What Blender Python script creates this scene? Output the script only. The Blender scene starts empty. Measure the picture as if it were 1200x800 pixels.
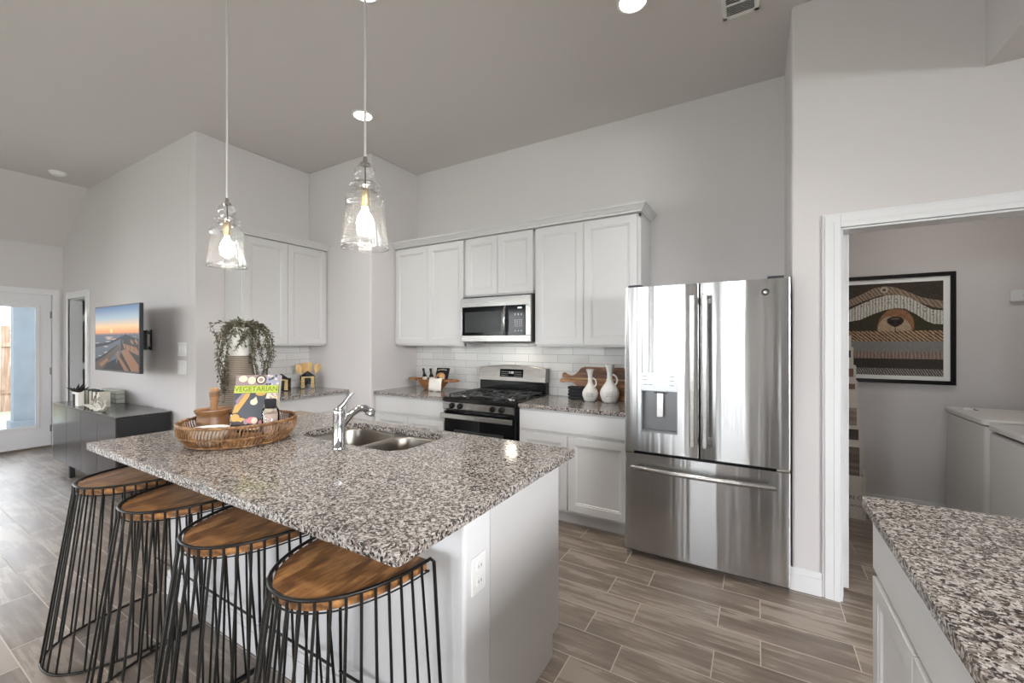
import bpy, bmesh, math, random
from mathutils import Vector, Matrix
PI = math.pi
S = bpy.context.scene
COL = S.collection
random.seed(7)

# ------------------------------------------------------------------ camera
cd = bpy.data.cameras.new('camera'); cam = bpy.data.objects.new('camera', cd); COL.objects.link(cam)
cd.sensor_width = 36.0; cd.lens = 36.0 * 488.0 / 1200.0; cd.clip_start = 0.02
cam.location = (0, 0, 1.42)
cam.rotation_euler = (PI / 2, 0, math.atan(287 / 488))
S.camera = cam

# ------------------------------------------------------------------ world, lights, exposure
WORLD = 5.0
W = bpy.data.worlds.new('sky'); S.world = W; W.use_nodes = True
wn = W.node_tree.nodes; wl = W.node_tree.links
bg = wn['Background']; bg.inputs['Strength'].default_value = WORLD
tc = wn.new('ShaderNodeTexCoord'); sep = wn.new('ShaderNodeSeparateXYZ'); rp = wn.new('ShaderNodeValToRGB')
wl.new(tc.outputs['Generated'], sep.inputs[0]); wl.new(sep.outputs['Z'], rp.inputs[0]); wl.new(rp.outputs[0], bg.inputs['Color'])
rp.color_ramp.elements[0].color = (1.0, 1.0, 1.0, 1); rp.color_ramp.elements[1].color = (0.72, 0.84, 1.0, 1)

def area(name, loc, rot, sx, sy, power, col=(1, 1, 1), spread=PI):
    l = bpy.data.lights.new(name, 'AREA'); l.shape = 'RECTANGLE'; l.size = sx; l.size_y = sy
    l.energy = power; l.color = col; l.spread = spread
    o = bpy.data.objects.new(name, l); o.location = loc; o.rotation_euler = rot; COL.objects.link(o); return o
SOUTH, EAST = -4.3, 3.4
TILT, SOUTH_W, EAST_W, WEST_W = 0.52, 84, 165, 85
DAY = (0.86, 0.93, 1.0)
SW = [(-7.4, -5.8), (-5.2, -3.7), (-2.5, -1.6), (-0.95, -0.2)]       # windows of the south wall, x ranges
for a, b in SW:                                             # daylight standing outside each window
    area('window_daylight_fill', ((a + b) / 2, SOUTH - 0.85, 2.25), (PI / 2 - TILT, 0, 0), b - a, 1.6, (.35 if a < -3 else 1.8) * SOUTH_W * (b - a), DAY)
EW = [(-3.6, -2.1), (-1.5, 0.9)]
for a, b in EW: area('window_daylight_fill', (EAST + 0.85, (a + b) / 2, 2.25), (PI / 2 - TILT, 0, PI / 2), b - a, 1.6, EAST_W * (b - a), (0.97, 0.98, 1.0))  # unseen east windows and lamps, added as fill from that side
for y in (-2.95, -0.85): area('window_daylight_fill', (-9.2, y, 2.25), (PI / 2 - TILT, 0, -PI / 2), 1.5, 1.6, WEST_W * 1.5, DAY)
area('door_daylight_fill', (-9.6, 1.25, 2.75), (PI / 2 - 0.75, 0, -PI / 2), 1.2, 2.0, 62, DAY)  # area lamp added outside the glazed door to brighten the floor inside
area('laundry_fill_lamp', (1.2, 3.75, 2.70), (0, 0, 0), 0.35, 0.35, 5.0, (1.0, 0.95, 0.87))  # area lamp added to light the laundry room, no fitting seen
CAN_W = 5.5
S.view_settings.view_transform = 'Standard'; S.view_settings.look = 'None'
S.view_settings.gamma = 1.0; S.view_settings.use_curve_mapping = False
S.view_settings.exposure = 0.33
S.cycles.use_denoising = True
S.cycles.max_bounces = 10; S.cycles.diffuse_bounces = 6; S.cycles.glossy_bounces = 4
S.cycles.transmission_bounces = 8; S.cycles.transparent_max_bounces = 12
S.cycles.sample_clamp_indirect = 6.0
S.cycles.caustics_reflective = False; S.cycles.caustics_refractive = False

# ------------------------------------------------------------------ materials
def lin(c):
    return tuple(((v / 255) / 12.92 if v / 255 <= 0.04045 else ((v / 255 + 0.055) / 1.055) ** 2.4) for v in c) + (1,)
class NT:
    def __init__(s, name):
        s.m = bpy.data.materials.new(name); s.m.use_nodes = True
        s.n = s.m.node_tree.nodes; s.l = s.m.node_tree.links
        s.p = s.n['Principled BSDF']; s.out = s.n['Material Output']
    def add(s, t, **kw):
        n = s.n.new(t)
        for k, v in kw.items():
            if k.startswith('i_'):
                key = k[2:].replace('_', ' ')
                n.inputs[key].default_value = v
            else: setattr(n, k, v)
        return n
    def link(s, a, b): s.l.new(a, b)
    def coord(s, scale=(1, 1, 1), loc=(0, 0, 0), rot=(0, 0, 0)):
        t = s.n.new('ShaderNodeTexCoord'); m = s.n.new('ShaderNodeMapping')
        m.inputs['Scale'].default_value = scale; m.inputs['Location'].default_value = loc; m.inputs['Rotation'].default_value = rot
        s.l.new(t.outputs['Object'], m.inputs[0]); return m.outputs[0]
    def ramp(s, fac, stops, interp='LINEAR'):
        r = s.n.new('ShaderNodeValToRGB'); cr = r.color_ramp; cr.interpolation = interp
        while len(cr.elements) < len(stops): cr.elements.new(0.5)
        for e, (p, c) in zip(cr.elements, stops): e.position = p; e.color = c if len(c) == 4 else tuple(c) + (1,)
        s.l.new(fac, r.inputs[0]); return r.outputs[0]
    def bump(s, h, strength=0.2, dist=0.01):
        b = s.n.new('ShaderNodeBump'); b.inputs['Strength'].default_value = strength; b.inputs['Distance'].default_value = dist
        s.l.new(h, b.inputs['Height']); s.l.new(b.outputs[0], s.p.inputs['Normal']); return b
    def noise(s, vec, scale, detail=3, rough=0.5, out='Fac'):
        n = s.n.new('ShaderNodeTexNoise'); n.inputs['Scale'].default_value = scale; n.inputs['Detail'].default_value = detail
        n.inputs['Roughness'].default_value = rough; s.l.new(vec, n.inputs['Vector']); return n.outputs[out]

def plain(name, rgb, rough=0.5, metal=0.0, spec=0.5, var=0.0, vscale=20, emit=None, estr=1.0):
    t = NT(name); c = lin(rgb)
    t.p.inputs['Base Color'].default_value = c; t.p.inputs['Roughness'].default_value = rough
    t.p.inputs['Metallic'].default_value = metal; t.p.inputs['Specular IOR Level'].default_value = spec
    n = t.noise(t.coord(), vscale, 3)
    if var > 0:
        lo = tuple(max(0, v * (1 - var)) for v in c[:3]); hi = tuple(min(1, v * (1 + var)) for v in c[:3])
        t.link(t.ramp(n, [(0.3, lo), (0.7, hi)]), t.p.inputs['Base Color'])
    else:
        t.link(t.ramp(n, [(0.3, (rough * 0.92,) * 3), (0.7, (min(1, rough * 1.08),) * 3)]), t.p.inputs['Roughness'])
    if emit:
        t.p.inputs['Emission Color'].default_value = lin(emit); t.p.inputs['Emission Strength'].default_value = estr
    return t.m

def m_paint(name, rgb, scale=160, strength=0.12):
    t = NT(name); t.p.inputs['Base Color'].default_value = lin(rgb); t.p.inputs['Roughness'].default_value = 0.75
    t.p.inputs['Specular IOR Level'].default_value = 0.25
    t.bump(t.noise(t.coord(), scale, 4, 0.6), strength, 0.004); return t.m

def m_granite():
    t = NT('speckled_granite'); v = t.coord()
    w = t.noise(v, 60, 3, 0.6, 'Color')
    mx = t.add('ShaderNodeMix', data_type='RGBA', blend_type='LINEAR_LIGHT'); mx.inputs[0].default_value = 0.011
    t.link(v, mx.inputs[6]); t.link(w, mx.inputs[7]); vv = mx.outputs[2]
    vo = t.add('ShaderNodeTexVoronoi'); vo.inputs['Scale'].default_value = 172; t.link(vv, vo.inputs['Vector'])
    sp = t.add('ShaderNodeSeparateColor'); t.link(vo.outputs['Color'], sp.inputs[0])
    n2 = t.noise(v, 26, 4, 0.6)
    ad = t.add('ShaderNodeMath', operation='MULTIPLY_ADD'); t.link(n2, ad.inputs[0]); ad.inputs[1].default_value = 0.55; t.link(sp.outputs[0], ad.inputs[2])
    sb = t.add('ShaderNodeMath', operation='SUBTRACT'); t.link(ad.outputs[0], sb.inputs[0]); sb.inputs[1].default_value = 0.27
    c = t.ramp(sb.outputs[0], [(0.0, lin((30, 29, 30))), (0.18, lin((46, 42, 41))), (0.28, lin((88, 79, 74))), (0.42, lin((118, 109, 103))),
                               (0.62, lin((152, 145, 139))), (0.84, lin((190, 185, 179))), (1.0, lin((140, 133, 127)))])
    t.link(c, t.p.inputs['Base Color']); t.p.inputs['Roughness'].default_value = 0.13; t.p.inputs['Specular IOR Level'].default_value = 0.5
    return t.m

def m_floor():
    t = NT('wood_look_plank_tile'); v = t.coord(loc=(0.544, -0.48, 0))
    b = t.add('ShaderNodeTexBrick', offset=0.33, offset_frequency=2, squash=1.0)
    b.inputs['Scale'].default_value = 1; b.inputs['Mortar Size'].default_value = 0.0023; b.inputs['Mortar Smooth'].default_value = 0.15
    b.inputs['Brick Width'].default_value = 0.5585; b.inputs['Row Height'].default_value = 0.1825; b.inputs['Bias'].default_value = 0
    b.inputs['Color1'].default_value = (0, 0, 0, 1); b.inputs['Color2'].default_value = (1, 1, 1, 1); b.inputs['Mortar'].default_value = (0.5, 0.5, 0.5, 1)
    t.link(v, b.inputs['Vector'])
    # grain stretched along the plank, shifted per plank
    sh = t.add('ShaderNodeVectorMath', operation='MULTIPLY'); t.link(b.outputs['Color'], sh.inputs[0]); sh.inputs[1].default_value = (7, 3, 5)
    av = t.add('ShaderNodeVectorMath', operation='ADD'); t.link(v, av.inputs[0]); t.link(sh.outputs[0], av.inputs[1])
    mp = t.add('ShaderNodeMapping'); mp.inputs['Scale'].default_value = (2.2, 26, 1); t.link(av.outputs[0], mp.inputs[0])
    g = t.noise(mp.outputs[0], 1.0, 6, 0.65)
    mp2 = t.add('ShaderNodeMapping'); mp2.inputs['Scale'].default_value = (3, 9, 1); t.link(av.outputs[0], mp2.inputs[0])
    g2 = t.noise(mp2.outputs[0], 1.0, 3, 0.5)
    a1 = t.add('ShaderNodeMath', operation='MULTIPLY_ADD'); t.link(g2, a1.inputs[0]); a1.inputs[1].default_value = 0.7; t.link(g, a1.inputs[2])
    bw = t.add('ShaderNodeRGBToBW'); t.link(b.outputs['Color'], bw.inputs[0])
    a2 = t.add('ShaderNodeMath', operation='MULTIPLY_ADD'); t.link(bw.outputs[0], a2.inputs[0]); a2.inputs[1].default_value = 0.16; t.link(a1.outputs[0], a2.inputs[2])
    c = t.ramp(a2.outputs[0], [(0.6, lin((86, 75, 65))), (0.85, lin((112, 99, 88))), (1.05, lin((129, 115, 103))), (1.25, lin((145, 132, 120)))])
    mx = t.add('ShaderNodeMix', data_type='RGBA'); t.link(b.outputs['Fac'], mx.inputs[0]); t.link(c, mx.inputs[6]); mx.inputs[7].default_value = lin((184, 172, 160))
    t.link(mx.outputs[2], t.p.inputs['Base Color'])
    r = t.ramp(b.outputs['Fac'], [(0, (0.36,) * 3), (1, (0.65,) * 3)]); t.link(r, t.p.inputs['Roughness'])
    t.p.inputs['Specular IOR Level'].default_value = 0.9
    iv = t.add('ShaderNodeMath', operation='MULTIPLY_ADD'); t.link(b.outputs['Fac'], iv.inputs[0]); iv.inputs[1].default_value = -1.0; t.link(g, iv.inputs[2])
    t.bump(iv.outputs[0], 0.12, 0.004); return t.m

def m_subway(axis):
    t = NT('glazed_subway_tile_' + axis)
    tcn = t.n.new('ShaderNodeTexCoord'); s = t.n.new('ShaderNodeSeparateXYZ'); c = t.n.new('ShaderNodeCombineXYZ')
    t.link(tcn.outputs['Object'], s.inputs[0]); t.link(s.outputs['X' if axis == 'x' else 'Y'], c.inputs[0]); t.link(s.outputs['Z'], c.inputs[1])
    ad = t.add('ShaderNodeVectorMath', operation='ADD'); t.link(c.outputs[0], ad.inputs[0]); ad.inputs[1].default_value = (10.0, 0.0 - 0.914 + 0.765, 0)
    b = t.add('ShaderNodeTexBrick', offset=0.5, offset_frequency=2)
    b.inputs['Scale'].default_value = 1; b.inputs['Mortar Size'].default_value = 0.0019; b.inputs['Mortar Smooth'].default_value = 0.2
    b.inputs['Brick Width'].default_value = 0.305; b.inputs['Row Height'].default_value = 0.0765
    b.inputs['Color1'].default_value = lin((224, 223, 221)); b.inputs['Color2'].default_value = lin((215, 214, 212)); b.inputs['Mortar'].default_value = lin((156, 154, 151))
    t.link(ad.outputs[0], b.inputs['Vector']); t.link(b.outputs['Color'], t.p.inputs['Base Color'])
    t.link(t.ramp(b.outputs['Fac'], [(0, (0.1,) * 3), (1, (0.7,) * 3)]), t.p.inputs['Roughness'])
    n = t.noise(ad.outputs[0], 9, 2)
    iv = t.add('ShaderNodeMath', operation='MULTIPLY_ADD'); t.link(b.outputs['Fac'], iv.inputs[0]); iv.inputs[1].default_value = -0.5; t.link(n, iv.inputs[2])
    t.bump(iv.outputs[0], 0.25, 0.006); return t.m

def m_steel(name, rgb=(178, 178, 178), rough=0.24, sc=(5.0, 5.0, 0.25), wav=0.1, brush=(900, 900, 4), aniso=0.0):
    t = NT(name); t.p.inputs['Base Color'].default_value = lin(rgb); t.p.inputs['Metallic'].default_value = 1.0
    n = t.noise(t.coord(scale=brush), 1, 2)
    t.link(t.ramp(n, [(0.3, (rough * 0.93,) * 3), (0.7, (rough * 1.07,) * 3)]), t.p.inputs['Roughness'])
    w = t.noise(t.coord(scale=sc), 1, 2); t.bump(w, wav, 0.05)
    if aniso:
        t.p.inputs['Anisotropic'].default_value = aniso; t.p.inputs['Anisotropic Rotation'].default_value = 0.25
        tg = t.add('ShaderNodeTangent', direction_type='RADIAL', axis='Z'); t.link(tg.outputs[0], t.p.inputs['Tangent'])
    return t.m

def m_wood(name, dark, mid, light, scale=(3, 30, 30), rough=0.4, contrast=0.0):
    t = NT(name); v = t.coord(scale=scale); n = t.noise(v, 1, 5, 0.6)
    w = t.noise(t.coord(scale=tuple(s * 0.25 for s in scale)), 1, 2, 0.5)
    a = t.add('ShaderNodeMath', operation='MULTIPLY_ADD'); t.link(w, a.inputs[0]); a.inputs[1].default_value = 0.8; t.link(n, a.inputs[2])
    t.link(t.ramp(a.outputs[0], [(0.6, lin(dark)), (0.9, lin(mid)), (1.15, lin(light))]), t.p.inputs['Base Color'])
    t.p.inputs['Roughness'].default_value = rough; t.bump(n, 0.08, 0.002); return t.m

def m_glass(name, tint=(0.96, 0.97, 0.98), rough=0.02, bubbles=True, milk=0.0):
    t = NT(name); g = t.add('ShaderNodeBsdfGlossy'); g.inputs['Roughness'].default_value = rough
    tr = t.add('ShaderNodeBsdfTransparent'); tr.inputs[0].default_value = tint + (1,)
    fr = t.add('ShaderNodeLayerWeight'); fr.inputs['Blend'].default_value = 0.18
    if bubbles:
        vo = t.add('ShaderNodeTexVoronoi'); vo.inputs['Scale'].default_value = 95; t.link(t.coord(), vo.inputs['Vector'])
        d = t.ramp(vo.outputs['Distance'], [(0.0, (1, 1, 1)), (0.28, (0, 0, 0))])
        bp = t.add('ShaderNodeBump'); bp.inputs['Strength'].default_value = 0.8; bp.inputs['Distance'].default_value = 0.004
        t.link(d, bp.inputs['Height']); t.link(bp.outputs[0], g.inputs['Normal'])
        mxm = t.add('ShaderNodeMath', operation='MULTIPLY_ADD'); t.link(d, mxm.inputs[0]); mxm.inputs[1].default_value = 0.22; t.link(fr.outputs['Facing'], mxm.inputs[2])
        fac = mxm.outputs[0]
    else: fac = fr.outputs['Fresnel']
    ms = t.add('ShaderNodeMixShader'); t.link(fac, ms.inputs[0]); t.link(tr.outputs[0], ms.inputs[1]); t.link(g.outputs[0], ms.inputs[2])
    if milk:
        tl = t.add('ShaderNodeBsdfTranslucent'); tl.inputs[0].default_value = (1, 1, 1, 1); m2 = t.add('ShaderNodeMixShader'); m2.inputs[0].default_value = milk
        t.link(ms.outputs[0], m2.inputs[1]); t.link(tl.outputs[0], m2.inputs[2]); ms = m2
    t.link(ms.outputs[0], t.out.inputs['Surface']); return t.m

def m_emit(name, rgb, strength):
    t = NT(name); t.p.inputs['Base Color'].default_value = (0, 0, 0, 1); t.p.inputs['Emission Color'].default_value = lin(rgb)
    t.p.inputs['Emission Strength'].default_value = strength; t.p.inputs['Specular IOR Level'].default_value = .15; t.p.inputs['Roughness'].default_value = .5; return t.m

def m_ribbed(name, a, b, axis_scale=(0, 0, 150)):
    t = NT(name); v = t.coord(); w = t.add('ShaderNodeTexWave', wave_type='BANDS', bands_direction='Z'); w.inputs['Scale'].default_value = 38
    w.inputs['Distortion'].default_value = 1.5; w.inputs['Detail'].default_value = 3; t.link(v, w.inputs['Vector'])
    t.link(t.ramp(w.outputs['Fac'], [(0.2, lin(a)), (0.8, lin(b))]), t.p.inputs['Base Color']); t.p.inputs['Roughness'].default_value = 0.8
    t.bump(w.outputs['Fac'], 0.5, 0.004); return t.m

M = dict(
    wall=m_paint('wall_paint_light_grey', (205, 201, 200)),
    ceil=m_paint('ceiling_paint', (213, 209, 208), 90, 0.25),
    trim=plain('white_trim_paint', (218, 218, 219), 0.35),
    cab=plain('white_cabinet_paint', (202, 201, 200), 0.38),
    granite=m_granite(), floor=m_floor(), tile_x=m_subway('x'), tile_y=m_subway('y'),
    steel=m_steel('brushed_steel_panel', (188, 188, 188), 0.25, (11, 11, 0.3), 0.17, (2, 2, 3000), 0.75), steel2=m_steel('brushed_steel_fittings', (166, 164, 161), 0.26, (8, 8, 8), 0.03, (4, 300, 300)),
    sinksteel=m_steel('sink_steel', (158, 152, 144), 0.33, (3, 3, 1), 0.02, (9, 9, 300)),
    chrome=plain('polished_chrome', (205, 205, 208), 0.06, 1.0), nickel=plain('satin_nickel', (176, 172, 165), 0.25, 1.0),
    dark=plain('dark_grey_casing', (42, 43, 45), 0.5), black=plain('black_enamel', (14, 14, 15), 0.14), iron=plain('black_cast_iron', (34, 34, 35), 0.32, 0, .8),
    blackglass=plain('black_glass', (10, 11, 13), 0.08, 0, .22), greyglass=plain('grey_window_glass', (50, 53, 53), 0.2, 0, .2),
    plastic=plain('white_plastic', (232, 232, 230), 0.35), button=plain('button_grey', (190, 190, 190), 0.5),
    wire=plain('dark_wire_metal', (44, 42, 40), 0.33, 0.7), seat=None,
    walnut=m_wood('walnut_wood', (96, 64, 40), (130, 92, 60), (156, 116, 80), (7, 7, 50)),
    acacia=m_wood('acacia_wood', (74, 46, 30), (118, 78, 50), (158, 112, 76), (6, 40, 40)),
    bowlwood=m_wood('bowl_wood', (110, 66, 34), (140, 92, 52), (160, 112, 68), (12, 40, 40), 0.6),
    pale=m_wood('pale_wood', (196, 152, 92), (214, 176, 118), (226, 194, 140), (30, 30, 6), 0.55),
    wicker=m_wood('wicker_cane', (84, 56, 34), (120, 84, 52), (152, 114, 74), (60, 60, 60), 0.45),
    media=m_wood('dark_stained_wood', (46, 45, 46), (58, 57, 58), (72, 70, 70), (40, 40, 2.5), 0.17), mediaend=plain('charcoal_ribbed', (36, 37, 39), 0.5),
    white=plain('white_ceramic', (232, 229, 224), 0.45, var=0.06, vscale=60), linen=plain('white_linen', (228, 224, 216), 0.9, var=0.05, vscale=200),
    ribbed=m_ribbed('ribbed_grey_brown', (98, 88, 76), (150, 138, 122)),
    leaf=plain('grey_green_leaf', (88, 90, 72), 0.6, var=0.4, vscale=30), stem=plain('brown_stem', (92, 74, 56), 0.8),
    glass=m_glass('seeded_glass', (.99, .99, .99), .03, True, .006), pane=m_glass('window_pane', (0.98, 0.98, 0.98), 0.0, False),
    bulb=m_emit('glowing_bulb', (255, 244, 226), 28), can=m_emit('lit_can_lens', (255, 250, 240), 14),
    grass=plain('lawn_grass', (150, 156, 128), 0.95, var=0.3, vscale=12), fencew=m_wood('cedar_fence', (122, 98, 84), (150, 124, 106), (172, 146, 128), (30, 30, 2), 0.9),
    stucco=plain('grey_blue_column', (100, 108, 114), 0.9, var=0.08, vscale=8), concrete=plain('patio_concrete', (170, 168, 164), 0.9, var=0.06, vscale=6),
    cream=plain('cream_card', (208, 200, 186), 0.7), napkin=plain('charcoal_cloth', (38, 38, 42), 0.9, var=0.3, vscale=80),
    coral=plain('white_coral', (214, 210, 200), 0.8, var=0.08, vscale=60), salt=plain('pink_salt', (214, 190, 178), 0.5, var=0.25, vscale=160),
    brick=plain('cream_stone', (206, 178, 122), 0.6, var=0.25, vscale=90), laundry=plain('white_appliance', (214, 212, 208), 0.3),
    ink=plain('dark_ink', (50, 48, 48), 0.8),
)
def m_seat():
    t = NT('mango_wood_seat'); v = t.coord(scale=(1, 1, 1))
    w = t.add('ShaderNodeTexWave', wave_type='RINGS', rings_direction='X'); w.inputs['Scale'].default_value = 11; w.inputs['Distortion'].default_value = 5
    w.inputs['Detail'].default_value = 3; w.inputs['Detail Scale'].default_value = 2.0
    mp = t.coord(scale=(3.2, 0.7, 1), loc=(0.3, 0.1, 0), rot=(0, 0, 0.5)); t.link(mp, w.inputs['Vector'])
    n = t.noise(t.coord(scale=(25, 5, 5), rot=(0, 0, 0.5)), 1, 5, 0.6)
    a = t.add('ShaderNodeMath', operation='MULTIPLY_ADD'); t.link(w.outputs['Fac'], a.inputs[0]); a.inputs[1].default_value = 0.35; t.link(n, a.inputs[2])
    # three boards of slightly different tone across the seat
    s = t.add('ShaderNodeSeparateXYZ'); t.link(t.coord(scale=(1, 1, 1), loc=(5, 5, 0)), s.inputs[0])
    f = t.add('ShaderNodeMath', operation='MULTIPLY'); t.link(s.outputs['Y'], f.inputs[0]); f.inputs[1].default_value = 7.2
    fl = t.add('ShaderNodeMath', operation='FLOOR'); t.link(f.outputs[0], fl.inputs[0])
    wn_ = t.add('ShaderNodeTexWhiteNoise', noise_dimensions='1D'); t.link(fl.outputs[0], wn_.inputs['W'])
    a2 = t.add('ShaderNodeMath', operation='MULTIPLY_ADD'); t.link(wn_.outputs['Value'], a2.inputs[0]); a2.inputs[1].default_value = 0.22; t.link(a.outputs[0], a2.inputs[2])
    t.link(t.ramp(a2.outputs[0], [(0.4, lin((84, 56, 34))), (0.65, lin((126, 86, 52))), (0.9, lin((158, 112, 68))), (1.1, lin((182, 134, 84)))]), t.p.inputs['Base Color'])
    t.p.inputs['Roughness'].default_value = 0.3; t.bump(n, 0.06, 0.002); return t.m
M['seat'] = m_seat()

# ------------------------------------------------------------------ mesh builder
class B:
    def __init__(s): s.bm = bmesh.new(); s.mi = 0; s.T = None
    def v(s, p):
        p = Vector(p)
        return s.bm.verts.new(s.T @ p if s.T else p)
    def f(s, vs):
        try: fc = s.bm.faces.new(vs); fc.material_index = s.mi; return fc
        except ValueError: return None
    def box(s, x0, x1, y0, y1, z0, z1):
        c = [s.v((x, y, z)) for z in (z0, z1) for x, y in ((x0, y0), (x1, y0), (x1, y1), (x0, y1))]
        for i in ((3, 2, 1, 0), (4, 5, 6, 7), (0, 1, 5, 4), (1, 2, 6, 5), (2, 3, 7, 6), (3, 0, 4, 7)): s.f([c[k] for k in i])
        return s
    def prism(s, pts, a0, a1, axis='z'):          # pts 2-D outline, extruded between a0 and a1 along axis
        def P(u, w, a): return {'z': (u, w, a), 'y': (u, a, w), 'x': (a, u, w)}[axis]
        A = [s.v(P(u, w, a0)) for u, w in pts]; Z = [s.v(P(u, w, a1)) for u, w in pts]; n = len(pts)
        s.f(A[::-1]); s.f(Z)
        for i in range(n): s.f([A[i], A[(i + 1) % n], Z[(i + 1) % n], Z[i]])
        return s
    def lathe(s, prof, c=(0, 0), seg=32, sx=1.0, sy=1.0, caps=True):
        rings = []
        for r, z in prof: rings.append([s.v((c[0] + r * sx * math.cos(2 * PI * i / seg), c[1] + r * sy * math.sin(2 * PI * i / seg), z)) for i in range(seg)])
        for a, b in zip(rings, rings[1:]):
            for i in range(seg): s.f([a[i], a[(i + 1) % seg], b[(i + 1) % seg], b[i]])
        if caps: s.f(rings[0][::-1]); s.f(rings[-1])
        return s
    def tube(s, pts, r, seg=8, closed=False, radii=None):
        pts = [Vector(p) for p in pts]; n = len(pts); rings = []; up = None
        for i, p in enumerate(pts):
            if closed: t = pts[(i + 1) % n] - pts[i - 1]
            else: t = (pts[min(i + 1, n - 1)] - pts[max(i - 1, 0)])
            t.normalize()
            if up is None:
                up = Vector((0, 0, 1)) if abs(t.z) < 0.9 else Vector((1, 0, 0))
            up = (up - t * up.dot(t)); 
            if up.length < 1e-5: up = t.orthogonal()
            up.normalize(); sd = t.cross(up); rr = radii[i] if radii else r
            rings.append([s.v(p + up * (rr * math.cos(2 * PI * k / seg)) + sd * (rr * math.sin(2 * PI * k / seg))) for k in range(seg)])
        prs = list(zip(rings, rings[1:])) + ([(rings[-1], rings[0])] if closed else [])
        for a, b in prs:
            for k in range(seg): s.f([a[k], a[(k + 1) % seg], b[(k + 1) % seg], b[k]])
        if not closed: s.f(rings[0][::-1]); s.f(rings[-1])
        return s
    def ball(s, c, r, sc=(1, 1, 1), seg=16, rings=10):
        pr = [(math.sin(PI * i / rings), -math.cos(PI * i / rings)) for i in range(rings + 1)]
        top = None; R = []
        for q, z in pr[1:-1]: R.append([s.v((c[0] + r * sc[0] * q * math.cos(2 * PI * k / seg), c[1] + r * sc[1] * q * math.sin(2 * PI * k / seg), c[2] + r * sc[2] * z)) for k in range(seg)])
        lo = s.v((c[0], c[1], c[2] - r * sc[2])); hi = s.v((c[0], c[1], c[2] + r * sc[2]))
        for a, b in zip(R, R[1:]):
            for k in range(seg): s.f([a[k], a[(k + 1) % seg], b[(k + 1) % seg], b[k]])
        for k in range(seg): s.f([lo, R[0][(k + 1) % seg], R[0][k]]); s.f([hi, R[-1][k], R[-1][(k + 1) % seg]])
        return s
    def slab(s, outer, holes, z0, z1):
        for z, flip in ((z0, True), (z1, False)):
            es = []
            for lp in [outer] + holes:
                vs = [s.v((x, y, z)) for x, y in lp]
                es += [s.bm.edges.new((vs[i], vs[(i + 1) % len(vs)])) for i in range(len(vs))]
            bmesh.ops.triangle_fill(s.bm, edges=es, use_beauty=True)
        for lp in [outer] + holes:
            a = [s.v((x, y, z0)) for x, y in lp]; b = [s.v((x, y, z1)) for x, y in lp]
            for i in range(len(lp)): s.f([a[i], a[(i + 1) % len(lp)], b[(i + 1) % len(lp)], b[i]])
        bmesh.ops.remove_doubles(s.bm, verts=s.bm.verts[:], dist=1e-5)
        return s

def obj(name, b, mats, parent=None, smooth=None, bevel=0.0, base=False, solid=0.0):
    bm = b.bm; bmesh.ops.recalc_face_normals(bm, faces=bm.faces[:])
    off = Vector((0, 0, 0))
    if base and bm.verts:
        xs = [v.co for v in bm.verts]
        off = Vector(((min(c.x for c in xs) + max(c.x for c in xs)) / 2, (min(c.y for c in xs) + max(c.y for c in xs)) / 2, min(c.z for c in xs)))
        for v in bm.verts: v.co -= off
    me = bpy.data.meshes.new(name); bm.to_mesh(me); bm.free()
    for m in (mats if isinstance(mats, (list, tuple)) else [mats]): me.materials.append(m)
    if smooth is not None:
        me.shade_smooth(); me.set_sharp_from_angle(angle=math.radians(smooth))
    o = bpy.data.objects.new(name, me); COL.objects.link(o); o.location = off
    if parent:
        o.parent = parent
        if parent.type == 'EMPTY' and parent.get('_w'): o.matrix_parent_inverse = Matrix.Translation(-parent.location)
    if solid: md = o.modifiers.new('Solidify', 'SOLIDIFY'); md.thickness = solid; md.offset = 0
    if bevel:
        md = o.modifiers.new('Bevel', 'BEVEL'); md.width = bevel; md.segments = 2; md.limit_method = 'ANGLE'; md.angle_limit = math.radians(40)
    return o
def tag(o, label, cat, group=None):
    o['label'] = label; o['category'] = cat
    if group: o['group'] = group
    return o
def thing(name, label, cat, loc=(0, 0, 0), rotz=0.0, group=None, world=True):
    o = bpy.data.objects.new(name, None); COL.objects.link(o); o.location = loc; o.rotation_euler = (0, 0, rotz); o.empty_display_size = 0.05
    if world: o['_w'] = 1
    return tag(o, label, cat, group)
def struct(name, b, m, parent=None, **kw):
    o = obj(name, b, m, parent, **kw)
    if parent is None: o['kind'] = 'structure'
    return o
def dup(root, loc, rotz, label, group=None):
    r = root.copy(); COL.objects.link(r); r.location = loc; r.rotation_euler = (0, 0, rotz); r['label'] = label
    if group: r['group'] = group
    for ch in list(root.children):
        c = ch.copy(); COL.objects.link(c); c.parent = r
        for g in list(ch.children):
            d = g.copy(); COL.objects.link(d); d.parent = c
    return r
def rrect(x0, x1, y0, y1, r, n=6):
    out = []
    for cx, cy, a0 in ((x1 - r, y0 + r, -PI / 2), (x1 - r, y1 - r, 0), (x0 + r, y1 - r, PI / 2), (x0 + r, y0 + r, PI)):
        for i in range(n + 1): a = a0 + PI / 2 * i / n; out.append((cx + r * math.cos(a), cy + r * math.sin(a)))
    return out
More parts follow.
